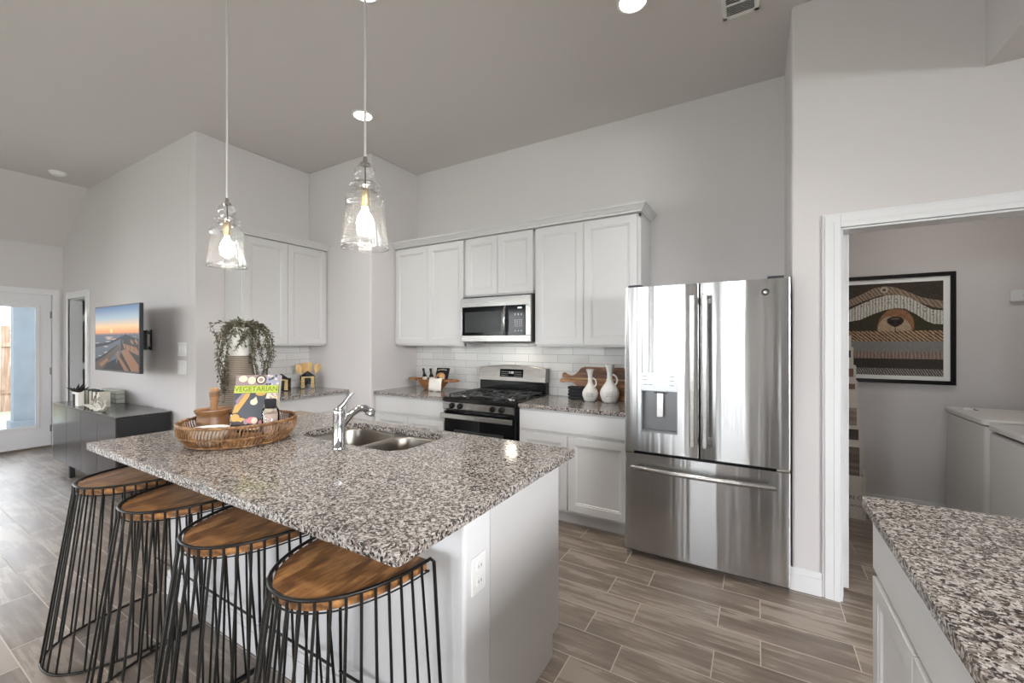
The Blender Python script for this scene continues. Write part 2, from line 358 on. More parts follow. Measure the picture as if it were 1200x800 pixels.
def text(name, s, size, mat, M4, parent=None, ext=0.0006, sx=1.0, align='CENTER'):
    cu = bpy.data.curves.new(name, 'FONT'); cu.body = s; cu.size = size; cu.align_x = align; cu.align_y = 'CENTER'; cu.extrude = ext
    tmp = bpy.data.objects.new(name, cu); COL.objects.link(tmp)
    dg = bpy.context.evaluated_depsgraph_get(); me = bpy.data.meshes.new_from_object(tmp.evaluated_get(dg))
    bpy.data.objects.remove(tmp); me.transform(Matrix.Diagonal((sx, 1, 1, 1))); me.transform(M4); me.materials.clear(); me.materials.append(mat)
    o = bpy.data.objects.new(name, me); COL.objects.link(o)
    if parent:
        o.parent = parent
        if parent.type == 'EMPTY' and parent.get('_w'): o.matrix_parent_inverse = Matrix.Translation(-parent.location)
    return o
def frame4(o, ux, uy):
    ux = Vector(ux).normalized(); uy = Vector(uy).normalized(); n = ux.cross(uy)
    m = Matrix((ux, uy, n)).transposed().to_4x4(); m.translation = Vector(o); return m
def printed(name, origin, ux, uy, w, h, layers, parent, step=0.00025):
    """flat printed picture: layers of (outline in 0..1, material) on the plane origin + u*w*ux + v*h*uy"""
    ux = Vector(ux).normalized(); uy = Vector(uy).normalized(); n = ux.cross(uy); o = Vector(origin)
    b = B(); mats = []
    for i, (pts, m) in enumerate(layers):
        if m not in mats: mats.append(m)
        b.mi = mats.index(m); vs = [b.bm.verts.new(o + ux * (u * w) + uy * (v * h) + n * (step * (i + 1))) for u, v in pts]
        fc = b.f(vs)
    ob = bpy.data.meshes.new(name); b.bm.to_mesh(ob); b.bm.free()
    for m in mats: ob.materials.append(m)
    x = bpy.data.objects.new(name, ob); COL.objects.link(x)
    if parent:
        x.parent = parent
        if parent.type == 'EMPTY' and parent.get('_w'): x.matrix_parent_inverse = Matrix.Translation(-parent.location)
    return x
RECT = [(0, 0), (1, 0), (1, 1), (0, 1)]
def rect(a, b, c, d): return [(a, c), (b, c), (b, d), (a, d)]
def ell(cx, cy, rx, ry, n=20): return [(cx + rx * math.cos(2 * PI * i / n), cy + ry * math.sin(2 * PI * i / n)) for i in range(n)]
def chaikin(pts, n=2):
    for _ in range(n):
        q = []
        for a, c in zip(pts, pts[1:] + pts[:1]): q += [(a[0] * .75 + c[0] * .25, a[1] * .75 + c[1] * .25), (a[0] * .25 + c[0] * .75, a[1] * .25 + c[1] * .75)]
        pts = q
    return pts
def clampp(pts): return [(min(1, max(0, u)), min(1, max(0, v))) for u, v in pts]

# ------------------------------------------------------------------ the room
H = 3.34
YB, XN, YT, XL, YP, XP = 3.592, -4.41, 1.81, -8.25, 2.925, -3.385
NORTH, OUTR = 4.72, EAST
struct('floor', B().box(XL - .12, EAST + .12, SOUTH - .12, NORTH + .1, -0.12, 0), M['floor'])
b = B(); b.box(-7.23, EAST + .12, SOUTH - .12, NORTH + .1, H, H + .12)
b.prism([(-7.23, H), (-7.23, H + .12), (XL - .2, 2.84), (XL - .2, 2.69), (XL, 2.715)], SOUTH - .12, NORTH + .1, 'y'); struct('ceiling', b, M['ceil'])
struct('ceiling_lower', B().box(0.948, EAST, SOUTH, 2.88, 2.741, H), M['wall'])
struct('wall_back', B().box(XP - .02, 0.19, YB, YB + .12, 0, H), M['wall'])
struct('wall_pantry', B().box(XN, XP, YP, YB + .12, 0, H), M['wall'], bevel=0.012)
struct('wall_nook', B().box(XN - .12, XN, YT, YP + .1, 0, H), M['wall'], bevel=0.012)
b = B(); DX0, DX1 = -7.96, -7.27
b.box(XL, DX0, YT, YT + .12, 0, H); b.box(DX1, XN - .13, YT, YT + .12, 0, H); b.box(XN - .13, XN - .001, YT + .001, YT + .12, 0, H); b.box(DX0, DX1, YT, YT + .12, 1.99, H)
struct('wall_television', b, M['wall'])
b = B(); b.prism([(.173, 2.892), (.1765, 2.8835), (.185, 2.88), (.392, 2.88), (.392, 3.0), (.30, 3.0), (.30, YB + .12), (.173, YB + .12)], 0, H, 'z')
struct('wall_fridge_side', b, M['wall'])
b = B(); b.box(0.392, 1.25, 2.88, 3.0, 2.045, H); b.box(1.25, EAST, 2.88, 3.0, 0, H); struct('wall_doorway', b, M['wall'])
struct('wall_laundry_back', B().box(0.17, 2.2, 4.60, NORTH, 0, H), M['wall'])
struct('wall_laundry_left', B().box(0.17, 0.30, YB + .12, 4.60, 0, H), M['wall'])
struct('wall_laundry_right', B().box(2.08, 2.2, 3.0, 4.60, 0, H), M['wall'])
struct('ceiling_laundry', B().box(0.30, 2.08, 3.0, 4.60, 2.741, 2.80), M['ceil'])
struct('wall_closet_back', B().box(XL, -4.6, 3.3, 3.42, 0, H), plain('closet_shade', (70, 69, 68), 0.8))  # dark colour stands in for the shade of the unlit closet
struct('wall_closet_right', B().box(-6.4, -6.28, YT + .12, 3.3, 0, H), M['wall'])
def wall_holes_y(name, y0, y1, x0, x1, holes, z1=H):
    b = B(); x = x0
    for a, c, za, zb in holes: b.box(x, a, y0, y1, 0, z1); b.box(a, c, y0, y1, 0, za); b.box(a, c, y0, y1, zb, z1); x = c
    b.box(x, x1, y0, y1, 0, z1); struct(name, b, M['wall'])
wall_holes_y('wall_south', SOUTH - .12, SOUTH, XL - .12, EAST + .12, [(a, c, .12, 2.35) for a, c in SW])
b = B(); yy = SOUTH
for a, c in EW: b.box(EAST, EAST + .12, yy, a, 0, H); b.box(EAST, EAST + .12, a, c, 0, .12); b.box(EAST, EAST + .12, a, c, 2.35, H); yy = c
b.box(EAST, EAST + .12, yy, 3.0, 0, H)
struct('wall_east', b, M['wall'])
PD0, PD1 = 0.79, 1.708
WW = [(-3.7, -2.2), (-1.6, -0.1)]
b = B(); yy = SOUTH
for a, c in WW: b.box(XL - .12, XL, yy, a, 0, H); b.box(XL - .12, XL, a, c, 0, .12); b.box(XL - .12, XL, a, c, 2.35, H); yy = c
b.box(XL - .12, XL, yy, PD0, 0, H); b.box(XL - .12, XL, PD1, 3.42, 0, H); b.box(XL - .12, XL, PD0, PD1, 2.05, H); struct('wall_left', b, M['wall'])
n = 1
def window_unit(pos, w, axis):
    """frame and pane of one window; pos = centre, axis 'y': in a wall of constant y"""
    global n
    b = B(); cx, cy = pos
    def q(a0, a1, d0, d1, z0, z1):
        if axis == 'y': b.box(cx + a0, cx + a1, cy + d0, cy + d1, z0, z1)
        else: b.box(cx + d0, cx + d1, cy + a0, cy + a1, z0, z1)
    for a0, a1, z0, z1 in ((-w / 2, w / 2, .12, .17), (-w / 2, w / 2, 2.30, 2.35), (-w / 2, -w / 2 + .05, .17, 2.30), (w / 2 - .05, w / 2, .17, 2.30), (-w / 2 + .05, w / 2 - .05, 1.48, 1.53)): q(a0, a1, -.03, .03, z0, z1)
    fr = struct('window_%d' % n, b, M['trim']); n += 1
    b = B()
    q(-w / 2 + .05, w / 2 - .05, -.003, .003, .17, 1.48); q(-w / 2 + .05, w / 2 - .05, -.003, .003, 1.53, 2.30)
    obj('pane', b, M['pane'], fr)
for a, c in SW: window_unit(((a + c) / 2, SOUTH - .06), c - a, 'y')
for a, c in EW: window_unit((EAST + .06, (a + c) / 2), c - a, 'x')
for a, c in WW: window_unit((XL - .06, (a + c) / 2), c - a, 'x')

# glazed patio door and its casing
b = B(); b.box(XL - .05, XL - .005, PD0 + .005, 0.925, .02, 2.045); b.box(XL - .05, XL - .005, 1.575, PD1 - .006, .02, 2.045)
b.box(XL - .05, XL - .005, .925, 1.575, .02, .285); b.box(XL - .05, XL - .005, .925, 1.575, 1.885, 2.045)
pd = struct('door_1', b, M['trim'])
b = B()
for y0, y1, z0, z1 in ((.905, .945, .265, 1.905), (1.555, 1.597, .265, 1.905), (.945, 1.555, .265, .305), (.945, 1.555, 1.865, 1.905)): b.box(XL - .006, XL + .006, y0, y1, z0, z1)
obj('glazing_bead', b, M['trim'], pd, bevel=.004)
obj('glass', B().box(XL - .03, XL - .024, .925, 1.575, .285, 1.885), M['pane'], pd)
for z in (.25, 1.02, 1.78): obj('hinge', B().box(XL - .004, XL + .008, 1.688, 1.706, z - .045, z + .045), M['nickel'], pd)
obj('threshold', B().box(XL - .12, XL + .02, PD0, PD1, 0.001, .018), plain('bronze_threshold', (120, 108, 92), 0.4), pd)
b = B()
for o0, t in ((0.0, .018), (0.012, .024)):      # stepped casing profile
    w = .076 - o0
    b.box(XL, XL + t, PD1 - .002, PD1 - .002 + w, 0, 2.045 + w); b.box(XL, XL + t, PD0 - w, PD0 + .002, 0, 2.045 + w); b.box(XL, XL + t, PD0 + .002, PD1 - .002, 2.045, 2.045 + w)
struct('trim_1', b, M['trim'], bevel=.003)
# small doorway beside the television
b = B()
for o0, t in ((0.0, .016), (0.012, .022)):
    w = .085 - o0
    b.box(DX0 - w, DX0 + .002, YT - t, YT, 0, 1.99 + w); b.box(DX1 - .002, DX1 + w, YT - t, YT, 0, 1.99 + w); b.box(DX0 + .002, DX1 - .002, YT - t, YT, 1.985, 1.99 + w)
struct('trim_2', b, M['trim'], bevel=.003)
b = B(); b.box(DX0, DX0 + .018, YT, YT + .12, 0, 1.972); b.box(DX1 - .018, DX1, YT, YT + .13, 0, 1.972); b.box(DX0, DX1, YT, YT + .13, 1.972, 1.99)
struct('trim_3', b, M['trim'])
ld = B().box(DX0 + .005, DX0 + .04, YT + .158, YT + .85, .01, 1.965)
ldr = struct('door_2', ld, M['trim'])
for z in (.25, 1.09, 1.74): obj('hinge', B().box(DX0 + .002, DX0 + .020, YT + .118, YT + .158, z - .05, z + .05), M['trim'], ldr)
# laundry doorway: casing, jamb and the open leaf
b = B()
for o0, t in ((0.0, .012), (0.010, .018), (.03, .014), (.05, .02)):
    w = .078 - o0
    b.box(0.392 - w, 0.394, 2.88 - t, 2.88, 0, 2.043 + w); b.box(1.248, 1.25 + w, 2.88 - t, 2.88, 0, 2.043 + w); b.box(0.394, 1.248, 2.88 - t, 2.88, 2.041, 2.043 + w)
struct('trim_4', b, M['trim'], bevel=.002)
b = B(); b.box(0.392, 0.405, 2.875, 3.005, 0, 2.032); b.box(1.237, 1.25, 2.875, 3.005, 0, 2.032); b.box(0.392, 1.25, 2.875, 3.005, 2.03, 2.045)
b.box(0.405, 0.415, 2.93, 2.96, 0, 2.03); struct('trim_5', b, M['trim'])
ll = struct('door_3', B().box(0.416, 0.452, 3.02, 3.84, .012, 2.03), M['trim'], bevel=.003)
for z in (.25, 1.05, 1.80): obj('hinge', B().box(0.405, 0.418, 2.985, 3.02, z - .05, z + .05), M['nickel'], ll)
def bb_y(name, x0, x1, y, d):     # baseboard along x on a wall facing d
    b = B(); b.box(x0, x1, min(y, y + d * .016), max(y, y + d * .016), 0, .095); b.box(x0, x1, min(y, y + d * .010), max(y, y + d * .010), .095, .13); struct(name, b, M['trim'], bevel=.003)
def bb_x(name, y0, y1, x, d):
    b = B(); b.box(min(x, x + d * .016), max(x, x + d * .016), y0, y1, 0, .095); b.box(min(x, x + d * .010), max(x, x + d * .010), y0, y1, .095, .13); struct(name, b, M['trim'], bevel=.003)
bb_y('baseboard_fridge_side', .160, .312, 2.88, -1); bb_y('baseboard_laundry', .30, 2.08, 4.60, -1); bb_x('baseboard_laundry_side', 3.85, 4.58, .30, 1)
bb_y('baseboard_television', -7.17, XN, YT, -1); bb_x('baseboard_left', YT - .02, YT - .001, XL, 1); bb_x('baseboard_nook', YT, 2.04, XN, 1)
bb_y('baseboard_south', XL, EAST, SOUTH, 1); bb_x('baseboard_east', SOUTH + .02, 2.86, EAST, -1)
bb_y('baseboard_doorway', 1.33, EAST - .02, 2.88, -1); bb_x('baseboard_left_far', SOUTH + .02, PD0 - .08, XL, 1)
# tile backsplashes
struct('trim_6', B().box(XP + .001, -.745, YB - .008, YB, .914, 1.40), M['tile_x'])
struct('trim_7', B().box(XN, XN + .008, 2.0, YP - .001, .914, 1.40), M['tile_y'])

# outside: lawn, patio, fence, column
lawn = struct('ground_lawn', B().box(-40, 40, -40, 40, -.35, -.16), M['grass'])
struct('ground_patio', B().box(-11.2, XL - .12, -2, 3.2, -.16, -.04), M['concrete'])
t = thing('fence', 'weathered brown board fence beyond the lawn, seen through the glazed door', 'fence', (-14.5, 0, -.16))
b = B(); y = -8.0
while y < 9: b.box(-14.52, -14.50, y, y + .14, -.15, 1.78); y += .146
obj('boards', b, M['fencew'], t)
for z in (.3, 1.35): obj('rail', B().box(-14.50, -14.46, -8, 9, z - .045, z + .045), M['fencew'], t)
b = B(); b.box(-10.75, -10.55, 1.75, 2.02, -.04, 3.2); b.box(-10.79, -10.51, 1.71, 2.06, -.04, .10)
tag(obj('patio_column', b, M['stucco'], base=True), 'grey blue porch column standing outside the glazed door', 'column')

# ------------------------------------------------------------------ cabinets
def door_bm(b, x0, x1, z0, z1, t=.019, rail=.057):
    """framed door, front at y = -t, recessed centre panel with a small moulding"""
    r = [(x0, z0, x1, z1, 0), (x0, z0, x1, z1, -t), (x0 + rail, z0 + rail, x1 - rail, z1 - rail, -t), (x0 + rail + .003, z0 + rail + .003, x1 - rail - .003, z1 - rail - .003, -t + .004),
         (x0 + rail + .011, z0 + rail + .011, x1 - rail - .011, z1 - rail - .011, -t + .004), (x0 + rail + .015, z0 + rail + .015, x1 - rail - .015, z1 - rail - .015, -t + .011)]
    L = [[b.v((a, y, c)), b.v((d, y, c)), b.v((d, y, e)), b.v((a, y, e))] for a, c, d, e, y in r]
    for p, q in zip(L, L[1:]):
        for i in range(4): b.f([p[i], p[(i + 1) % 4], q[(i + 1) % 4], q[i]])
    b.f(L[-1]); b.f(L[0][::-1]); return b
def cabinet(name, label, loc, rotz, w, depth, z0, z1, fronts, toe=0.0, group=None, skin=None, cat='cabinet'):
    t = thing(name, label, cat, loc, rotz, group, world=False)
    b = B(); e = .018
    b.box(0, w, .0, .019, z1 - .03, z1); b.box(0, w, 0, .019, z0 + toe, z0 + toe + .03)
    b.box(0, e, 0, depth, z0 + toe, z1); b.box(w - e, w, 0, depth, z0 + toe, z1); b.box(e, w - e, depth - e, depth, z0 + toe, z1)
    b.box(e, w - e, .019, depth - e, z0 + toe, z0 + toe + e); b.box(e, w - e, .019, depth - e, z1 - e, z1); b.box(e, w - e, .001, .019, z0 + toe + .03, z1 - .03)
    if skin: b.box(*skin)
    obj('body', b, M['cab'], t, bevel=.0015)
    if toe: obj('toe_kick', B().box(0, w, .065, .08, z0, z0 + toe), M['cab'], t)
    for kind, a, c, d, e2 in fronts:
        if kind == 'door': obj('door', door_bm(B(), a, c, d, e2), M['cab'], t, bevel=.002)
        else: obj('drawer_front', B().box(a, c, -.019, 0, d, e2), M['cab'], t, bevel=.003)
    return t
UP = 'white wall cabinets over the range run'
def two_doors(w, z0, z1, m=.012, gap=.004): return [('door', m, w / 2 - gap / 2, z0, z1), ('door', w / 2 + gap / 2, w - m, z0, z1)]
cabinet('wall_cabinet', 'white two-door wall cabinet left of the microwave, above the wooden dough bowl', (-3.383, 3.262, 0), 0, .940, .328, 1.375, 2.41, two_doors(.940, 1.392, 2.398), group=UP)
cabinet('wall_cabinet', 'short white two-door wall cabinet directly above the microwave', (-2.441, 3.262, 0), 0, .756, .328, 1.845, 2.41, two_doors(.756, 1.86, 2.398), group=UP)
cabinet('wall_cabinet', 'tall white two-door wall cabinet right of the microwave, next to the refrigerator', (-1.683, 3.262, 0), 0, .915, .328, 1.375, 2.41, [('door', .012, .455, 1.392, 2.398), ('door', .459, .889, 1.392, 2.398)], group=UP)
cabinet('wall_cabinet', 'white two-door wall cabinet in the left nook above the wooden spoons', (-4.10, 2.05, 0), PI / 2, .872, .30, 1.375, 2.41, [('door', .012, .424, 1.392, 2.398), ('door', .428, .865, 1.392, 2.398)])
CR = [(0, 0), (-.012, .004), (-.014, .014), (-.022, .020), (-.030, .034), (-.044, .050), (-.050, .052), (-.050, .066), (0, .066)]
b = B()      # crown along the range run with its mitred return at the right end
def crown(b, path, z):
    rings = []
    for (x, y, nx, ny) in path: rings.append([b.v((x + nx * -p, y + ny * -p, z + q)) for p, q in CR])
    for a, c in zip(rings, rings[1:]):
        for i in range(len(CR)): b.f([a[i], a[(i + 1) % len(CR)], c[(i + 1) % len(CR)], c[i]])
    b.f(rings[0]); b.f(rings[-1][::-1])
crown(b, [(XP + .002, 3.243, 0, -1), (-.768, 3.243, 1, -1), (-.768, 3.588, 1, 0)], 2.412)
b.box(XP + .002, -.768, 3.243, 3.588, 2.412, 2.476)
tag(obj('crown_molding', b, M['cab'], base=True), 'long white crown moulding capping the wall cabinets over the range', 'moulding')
b = B(); crown(b, [(-4.405, 2.05, 0, -1), (-4.081, 2.05, 1, -1), (-4.081, 2.922, 1, 0)], 2.412); b.box(-4.405, -4.081, 2.05, 2.922, 2.412, 2.476)
tag(obj('crown_molding', b, M['cab'], base=True), 'short white crown moulding on the left nook wall cabinet', 'moulding')

BG = 'white base cabinets along the range wall'
cabinet('base_cabinet', 'white base cabinet left of the range under the dough bowl', (-3.383, 2.985, 0), 0, .925, .60, 0, .880, [('drawer', .012, .913, .715, .868), ('door', .012, .461, .125, .690), ('door', .465, .913, .125, .690)], toe=.1, group=BG)
cabinet('base_cabinet', 'white base cabinet between the range and the refrigerator', (-1.685, 2.985, 0), 0, .915, .60, 0, .880, [('drawer', .012, .903, .715, .868), ('door', .012, .430, .125, .690), ('door', .436, .903, .125, .690)], toe=.1, group=BG)
cabinet('base_cabinet', 'white base cabinet in the left nook under the house-shaped canisters', (-3.76, 2.05, 0), PI / 2, .872, .645, 0, .880, [('drawer', .012, .86, .715, .868), ('door', .012, .434, .125, .690), ('door', .438, .86, .125, .690)], toe=.1)
PR = 'white base cabinets of the right counter'
cabinet('base_cabinet', 'white base cabinet at the far end of the right foreground counter', (.337, 1.735, 0), -PI / 2, .80, .60, 0, .880, [('drawer', .008, .79, .700, .852), ('door', .008, .398, .125, .675), ('door', .404, .79, .125, .675)], toe=.1, group=PR)
cabinet('base_cabinet', 'white base cabinet nearest the camera under the right foreground counter', (.337, .934, 0), -PI / 2, .80, .60, 0, .880, [('drawer', .008, .79, .700, .852), ('door', .008, .398, .125, .675), ('door', .404, .79, .125, .675)], toe=.1, group=PR)

def worktop(name, outer, holes, label, z0=.882, z1=.914):
    return tag(obj(name, B().slab(outer, holes, z0, z1), M['granite'], bevel=.004), label, 'countertop')
worktop('countertop', [(XP + .002, 2.955), (-2.452, 2.955), (-2.452, YB - .009), (XP + .002, YB - .009)], [], 'speckled granite countertop left of the range holding the dough bowl')
worktop('countertop', [(-1.684, 2.955), (-.772, 2.955), (-.772, YB - .009), (-1.684, YB - .009)], [], 'speckled granite countertop right of the range holding the white jugs')
worktop('countertop', [(XN + .009, 2.02), (-3.715, 2.02), (-3.715, YP - .001), (XN + .009, YP - .001)], [], 'speckled granite countertop in the left nook under the house-shaped canisters')
worktop('countertop', rrect(.296, .96, .05, 1.765, .012, 3), [], 'speckled granite countertop in the right foreground before the laundry doorway')
SH = [rrect(-2.17, -1.765, 1.365, 1.750, .10, 7), rrect(-1.735, -1.42, 1.365, 1.750, .10, 7)]
HOLE = rrect(-2.175, -1.415, 1.36, 1.755, .105, 8)
worktop('island_countertop', rrect(-2.885, -.735, .712, 1.842, .015, 4), [HOLE], 'large speckled granite island countertop with a sink cut into it')

# ------------------------------------------------------------------ island body
t = thing('kitchen_island', 'white kitchen island body under the large granite top, outlet on its end', 'kitchen island', (-1.83, 1.42, 0))
b = B(); b.box(-2.86, -.79, 1.05, 1.20, 0, .880); obj('knee_wall', b, m_paint('island_wall_paint', (214, 214, 215)), t, bevel=.010)
b = B(); b.box(-2.86, -2.842, 1.201, 1.775, .1, .880); b.box(-2.86, -2.842, 1.201, 1.71, 0, .1)
b.box(-.812, -.794, 1.201, 1.775, .1, .880); b.box(-.812, -.794, 1.201, 1.71, 0, .1)
b.box(-2.842, -.812, 1.765, 1.773, .1, .880); b.box(-2.842, -.812, 1.201, 1.755, .1, .118); b.box(-2.842, -.812, 1.69, 1.708, 0, .1)
obj('cabinet_body', b, M['cab'], t)
T0 = Matrix.Translation((-.80, 1.775, 0)) @ Matrix.Rotation(PI, 4, 'Z')
for k in range(4):
    x = .012 + k * .505
    bd = B(); bd.T = T0; door_bm(bd, x, x + .5, .125, .69); obj('door', bd, M['cab'], t, bevel=.002)
    bd = B(); bd.T = T0; bd.box(x, x + .5, -.019, 0, .70, .868); obj('drawer_front', bd, M['cab'], t, bevel=.003)
b = B(); b.box(-2.876, -.774, 1.034, 1.05, 0, .095); b.box(-2.87, -.780, 1.040, 1.05, .095, .13)
b.box(-2.876, -2.86, 1.05, 1.20, 0, .095); b.box(-2.87, -2.86, 1.05, 1.20, .095, .13)
obj('baseboard', b, M['trim'], t, bevel=.003)
b = B(); b.box(-2.868, -.782, 1.042, 1.205, .846, .881); b.box(-2.873, -.777, 1.037, 1.208, .862, .881); obj('cap_trim', b, M['trim'], t, bevel=.003)
b = B(); b.box(-.791, -.784, 1.083, 1.160, .600, .722); pl = obj('outlet_plate', b, M['plastic'], t, bevel=.003)
for z in (.637, .686):
    r = obj('receptacle', B().prism(rrect(1.105, 1.138, z - .016, z + .016, .012, 4), -.785, -.781, 'x'), M['plastic'], pl)
for z in (.637, .686):
    for ya in (1.113, 1.1275): obj('slot', B().box(-.7815, -.7805, ya, ya + .0025, z - .004, z + .006), M['dark'], pl)

# sink: two steel bowls under one rim
def bowl(b, out, z0, z1, shrink=.02):
    cx = sum(p[0] for p in out) / len(out); cy = sum(p[1] for p in out) / len(out)
    def ring(k, z): return [b.v((cx + (x - cx) * k, cy + (y - cy) * k, z)) for x, y in out]
    R = [ring(1, z1), ring(.985, z1 - .01), ring(.96, z0 + .03), ring(.93, z0 + .008), ring(.85, z0), ring(.12, z0 - .004)]
    for a, c in zip(R, R[1:]):
        for i in range(len(out)): b.f([a[i], a[(i + 1) % len(out)], c[(i + 1) % len(out)], c[i]])
    b.f(R[-1])
t = thing('sink', 'double-bowl stainless steel undermount sink in the island', 'sink', (-1.795, 1.595, .70))
for i, o_ in enumerate(SH):
    b = B(); bowl(b, o_, .695, .880); bo = obj('bowl', b, M['sinksteel'], t, smooth=50, solid=.0015)
    cx = sum(p[0] for p in o_) / len(o_); obj('drain', B().lathe([(.0, .6935), (.042, .6935), (.042, .697), (.03, .6955), (.0, .6950)], (cx, 1.557), 20, caps=False), M['chrome'], bo)
obj('rim', B().slab(rrect(-2.20, -1.39, 1.335, 1.762, .11, 8), SH, .8785, .8810), M['sinksteel'], t)

# faucet
t = thing('faucet', 'chrome single-lever pull-out faucet standing on the island beside the sink', 'faucet', (-1.707, 1.285, .914))
fx, fy = -1.707, 1.285
obj('body', B().lathe([(.030, .9145), (.030, .921), (.0265, .926), (.0255, 1.06), (.027, 1.075), (.027, 1.092), (.022, 1.103), (.008, 1.108)], (fx, fy), 28), M['chrome'], t, smooth=50)
sp = obj('spout', B().tube([(fx, fy + .01, 1.02), (fx + .005, fy + .035, 1.045), (fx + .010, fy + .065, 1.072), (fx + .014, fy + .100, 1.088), (fx + .020, fy + .130, 1.088), (fx + .025, fy + .148, 1.076)], .017, 14, radii=[.020, .019, .017, .017, .018, .019]), M['chrome'], t, smooth=60)
b = B(); b.T = Matrix.Translation((fx + .027, fy + .158, 1.064)) @ Matrix.Rotation(-.5, 4, 'X'); b.lathe([(.017, .022), (.024, .014), (.027, -.006), (.025, -.014), (.018, -.016)], (0, 0), 20); obj('spray_head', b, M['chrome'], sp, smooth=50)
obj('lever', B().tube([(fx, fy, 1.103), (fx + .01, fy + .02, 1.125), (fx + .018, fy + .034, 1.148), (fx + .026, fy + .046, 1.165), (fx + .034, fy + .056, 1.176)], .007, 10, radii=[.013, .011, .008, .007, .005]), M['chrome'], t, smooth=60)

# ------------------------------------------------------------------ range
t = thing('gas_range', 'stainless steel gas range with black cast iron grates between the base cabinets', 'range', (-2.065, 3.26, 0))
x0, x1 = -2.446, -1.688
b = B(); b.box(x0 + .006, x1 - .006, 2.965, 3.575, .03, .895); obj('body', b, M['black'], t, bevel=.003)
b = B(); b.prism([(2.925, .885), (2.925, .908), (2.935, .922), (3.50, .922), (3.50, .885)], x0, x1, 'x'); ck = obj('cooktop', b, M['black'], t, bevel=.003)
b = B(); b.prism([(2.935, .815), (2.920, .823), (2.915, .882), (2.97, .884), (2.97, .815)], x0 + .006, x1 - .02, 'x'); obj('control_panel', b, M['steel2'], t, bevel=.002)
for i, x in enumerate((-2.333, -2.245, -1.904, -1.815)):
    b = B(); b.T = Matrix.Translation((x, 2.919, .852)) @ Matrix.Rotation(PI / 2, 4, 'X'); b.lathe([(.026, 0), (.026, .006), (.021, .009), (.019, .026), (.016, .029)], (0, 0), 20)
    b.box(-.004, .004, -.02, .02, .02, .034); obj('knob', b, M['black'], t, smooth=40)
b = B(); b.box(x0 + .012, x1 - .012, 2.935, 2.964, .20, .795); dr = obj('oven_door', b, M['blackglass'], t, bevel=.004)
b = B(); b.box(x0 + .006, x1 - .012, 2.882, 2.898, .742, .786); b.box(x0 + .02, x0 + .05, 2.898, 2.935, .75, .78); b.box(x1 - .056, x1 - .026, 2.898, 2.935, .75, .78); obj('handle', b, M['steel2'], dr, bevel=.006)
obj('window', B().box(x0 + .12, x1 - .12, 2.9335, 2.9355, .30, .64), M['greyglass'], dr)
obj('storage_drawer', B().box(x0 + .012, x1 - .012, 2.938, 2.964, .06, .19), M['steel2'], t, bevel=.003)
gx = [(x0 + .03, -2.205), (-2.195, -1.935), (-1.925, x1 - .03)]
for a, c in gx:
    b = B(); m = (a + c) / 2
    for yy in (2.985, 3.475): b.box(a, c, yy - .006, yy + .006, .938, .95)
    for xx in (a + .006, c - .006): b.box(xx - .006, xx + .006, 2.985, 3.475, .938, .95)
    b.box(a, c, 3.224, 3.236, .938, .95)
    for yy in (3.10, 3.36):
        b.box(a, c, yy - .005, yy + .005, .94, .954); b.box(m - .005, m + .005, yy - .11, yy + .11, .94, .954)
        for ang in (PI / 4, 3 * PI / 4):
            b.T = Matrix.Translation((m, yy, 0)) @ Matrix.Rotation(ang, 4, 'Z'); b.box(-.10, .10, -.004, .004, .941, .953); b.T = None
    for xx in (a + .006, c - .006):
        for yy in (2.985, 3.475, 3.23): b.box(xx - .006, xx + .006, yy - .006, yy + .006, .922, .94)
    obj('grate', b, M['iron'], t, bevel=.001)
for m_, yy in ((sum(gx[0]) / 2, 3.10), (sum(gx[0]) / 2, 3.36), (sum(gx[2]) / 2, 3.10), (sum(gx[2]) / 2, 3.36), (sum(gx[1]) / 2, 3.23)):
    bu = obj('burner', B().lathe([(.05, .9225), (.05, .928), (.036, .933), (.036, .935)], (m_, yy), 24), M['nickel'], t, smooth=40)
    obj('burner_cap', B().lathe([(.030, .935), (.032, .9365), (.029, .9385)], (m_, yy), 24), M['nickel'], bu, smooth=40)
b = B(); b.prism([(3.505, .923), (3.505, 1.04), (3.54, 1.04), (3.575, 1.04), (3.575, .923)], x0 + .008, x1 - .008, 'x'); obj('backguard_base', b, M['black'], t, bevel=.003)
b = B(); N = 12; prof = lambda u: 1.165 + .024 * math.sin(PI * u)
outl = [(x0 + .002, 1.035), (x1 - .002, 1.035)] + [(x1 - .002 - (x1 - x0 - .004) * i / N, prof(i / N)) for i in range(N + 1)]
A = [b.v((u, 3.480 + (w - 1.035) * .16, w)) for u, w in outl]; Z = [b.v((u, 3.576, w)) for u, w in outl]
b.f(A); b.f(Z[::-1])
for i in range(len(outl)): b.f([A[i], A[(i + 1) % len(outl)], Z[(i + 1) % len(outl)], Z[i]])
bgd = obj('backguard', b, m_steel('backguard_steel', (150, 146, 140), .28, (5, 5, 5), .05, (4, 300, 300)), t, bevel=.004)
b = B(); ya = 3.480 + .04 * .16 - .002; yb_ = 3.480 + .115 * .16 - .002
vs = [b.v(p) for p in ((-2.19, ya, 1.075), (-1.93, ya, 1.075), (-1.93, yb_, 1.15), (-2.19, yb_, 1.15))]; b.f(vs)
obj('display', b, M['blackglass'], bgd, solid=.002)
disp_m = frame4((-2.06, 3.4865, 1.118), (1, 0, 0), (0, .16, 1))
text('clock_digits', '1:15', .03, m_emit('clock_glow', (235, 240, 240), 1.6), disp_m, bgd)
for ix, xx in enumerate((-2.165, -2.145, -2.125, -2.10, -2.02, -1.995, -1.975, -1.955)):
    for zz in (1.088, 1.105, 1.125): obj('touch_key', B().box(xx - .005, xx + .005, 3.480 + (zz - 1.035) * .16 - .0045, 3.480 + (zz - 1.035) * .16 - .0030, zz - .002, zz + .002), M['button'], bgd)

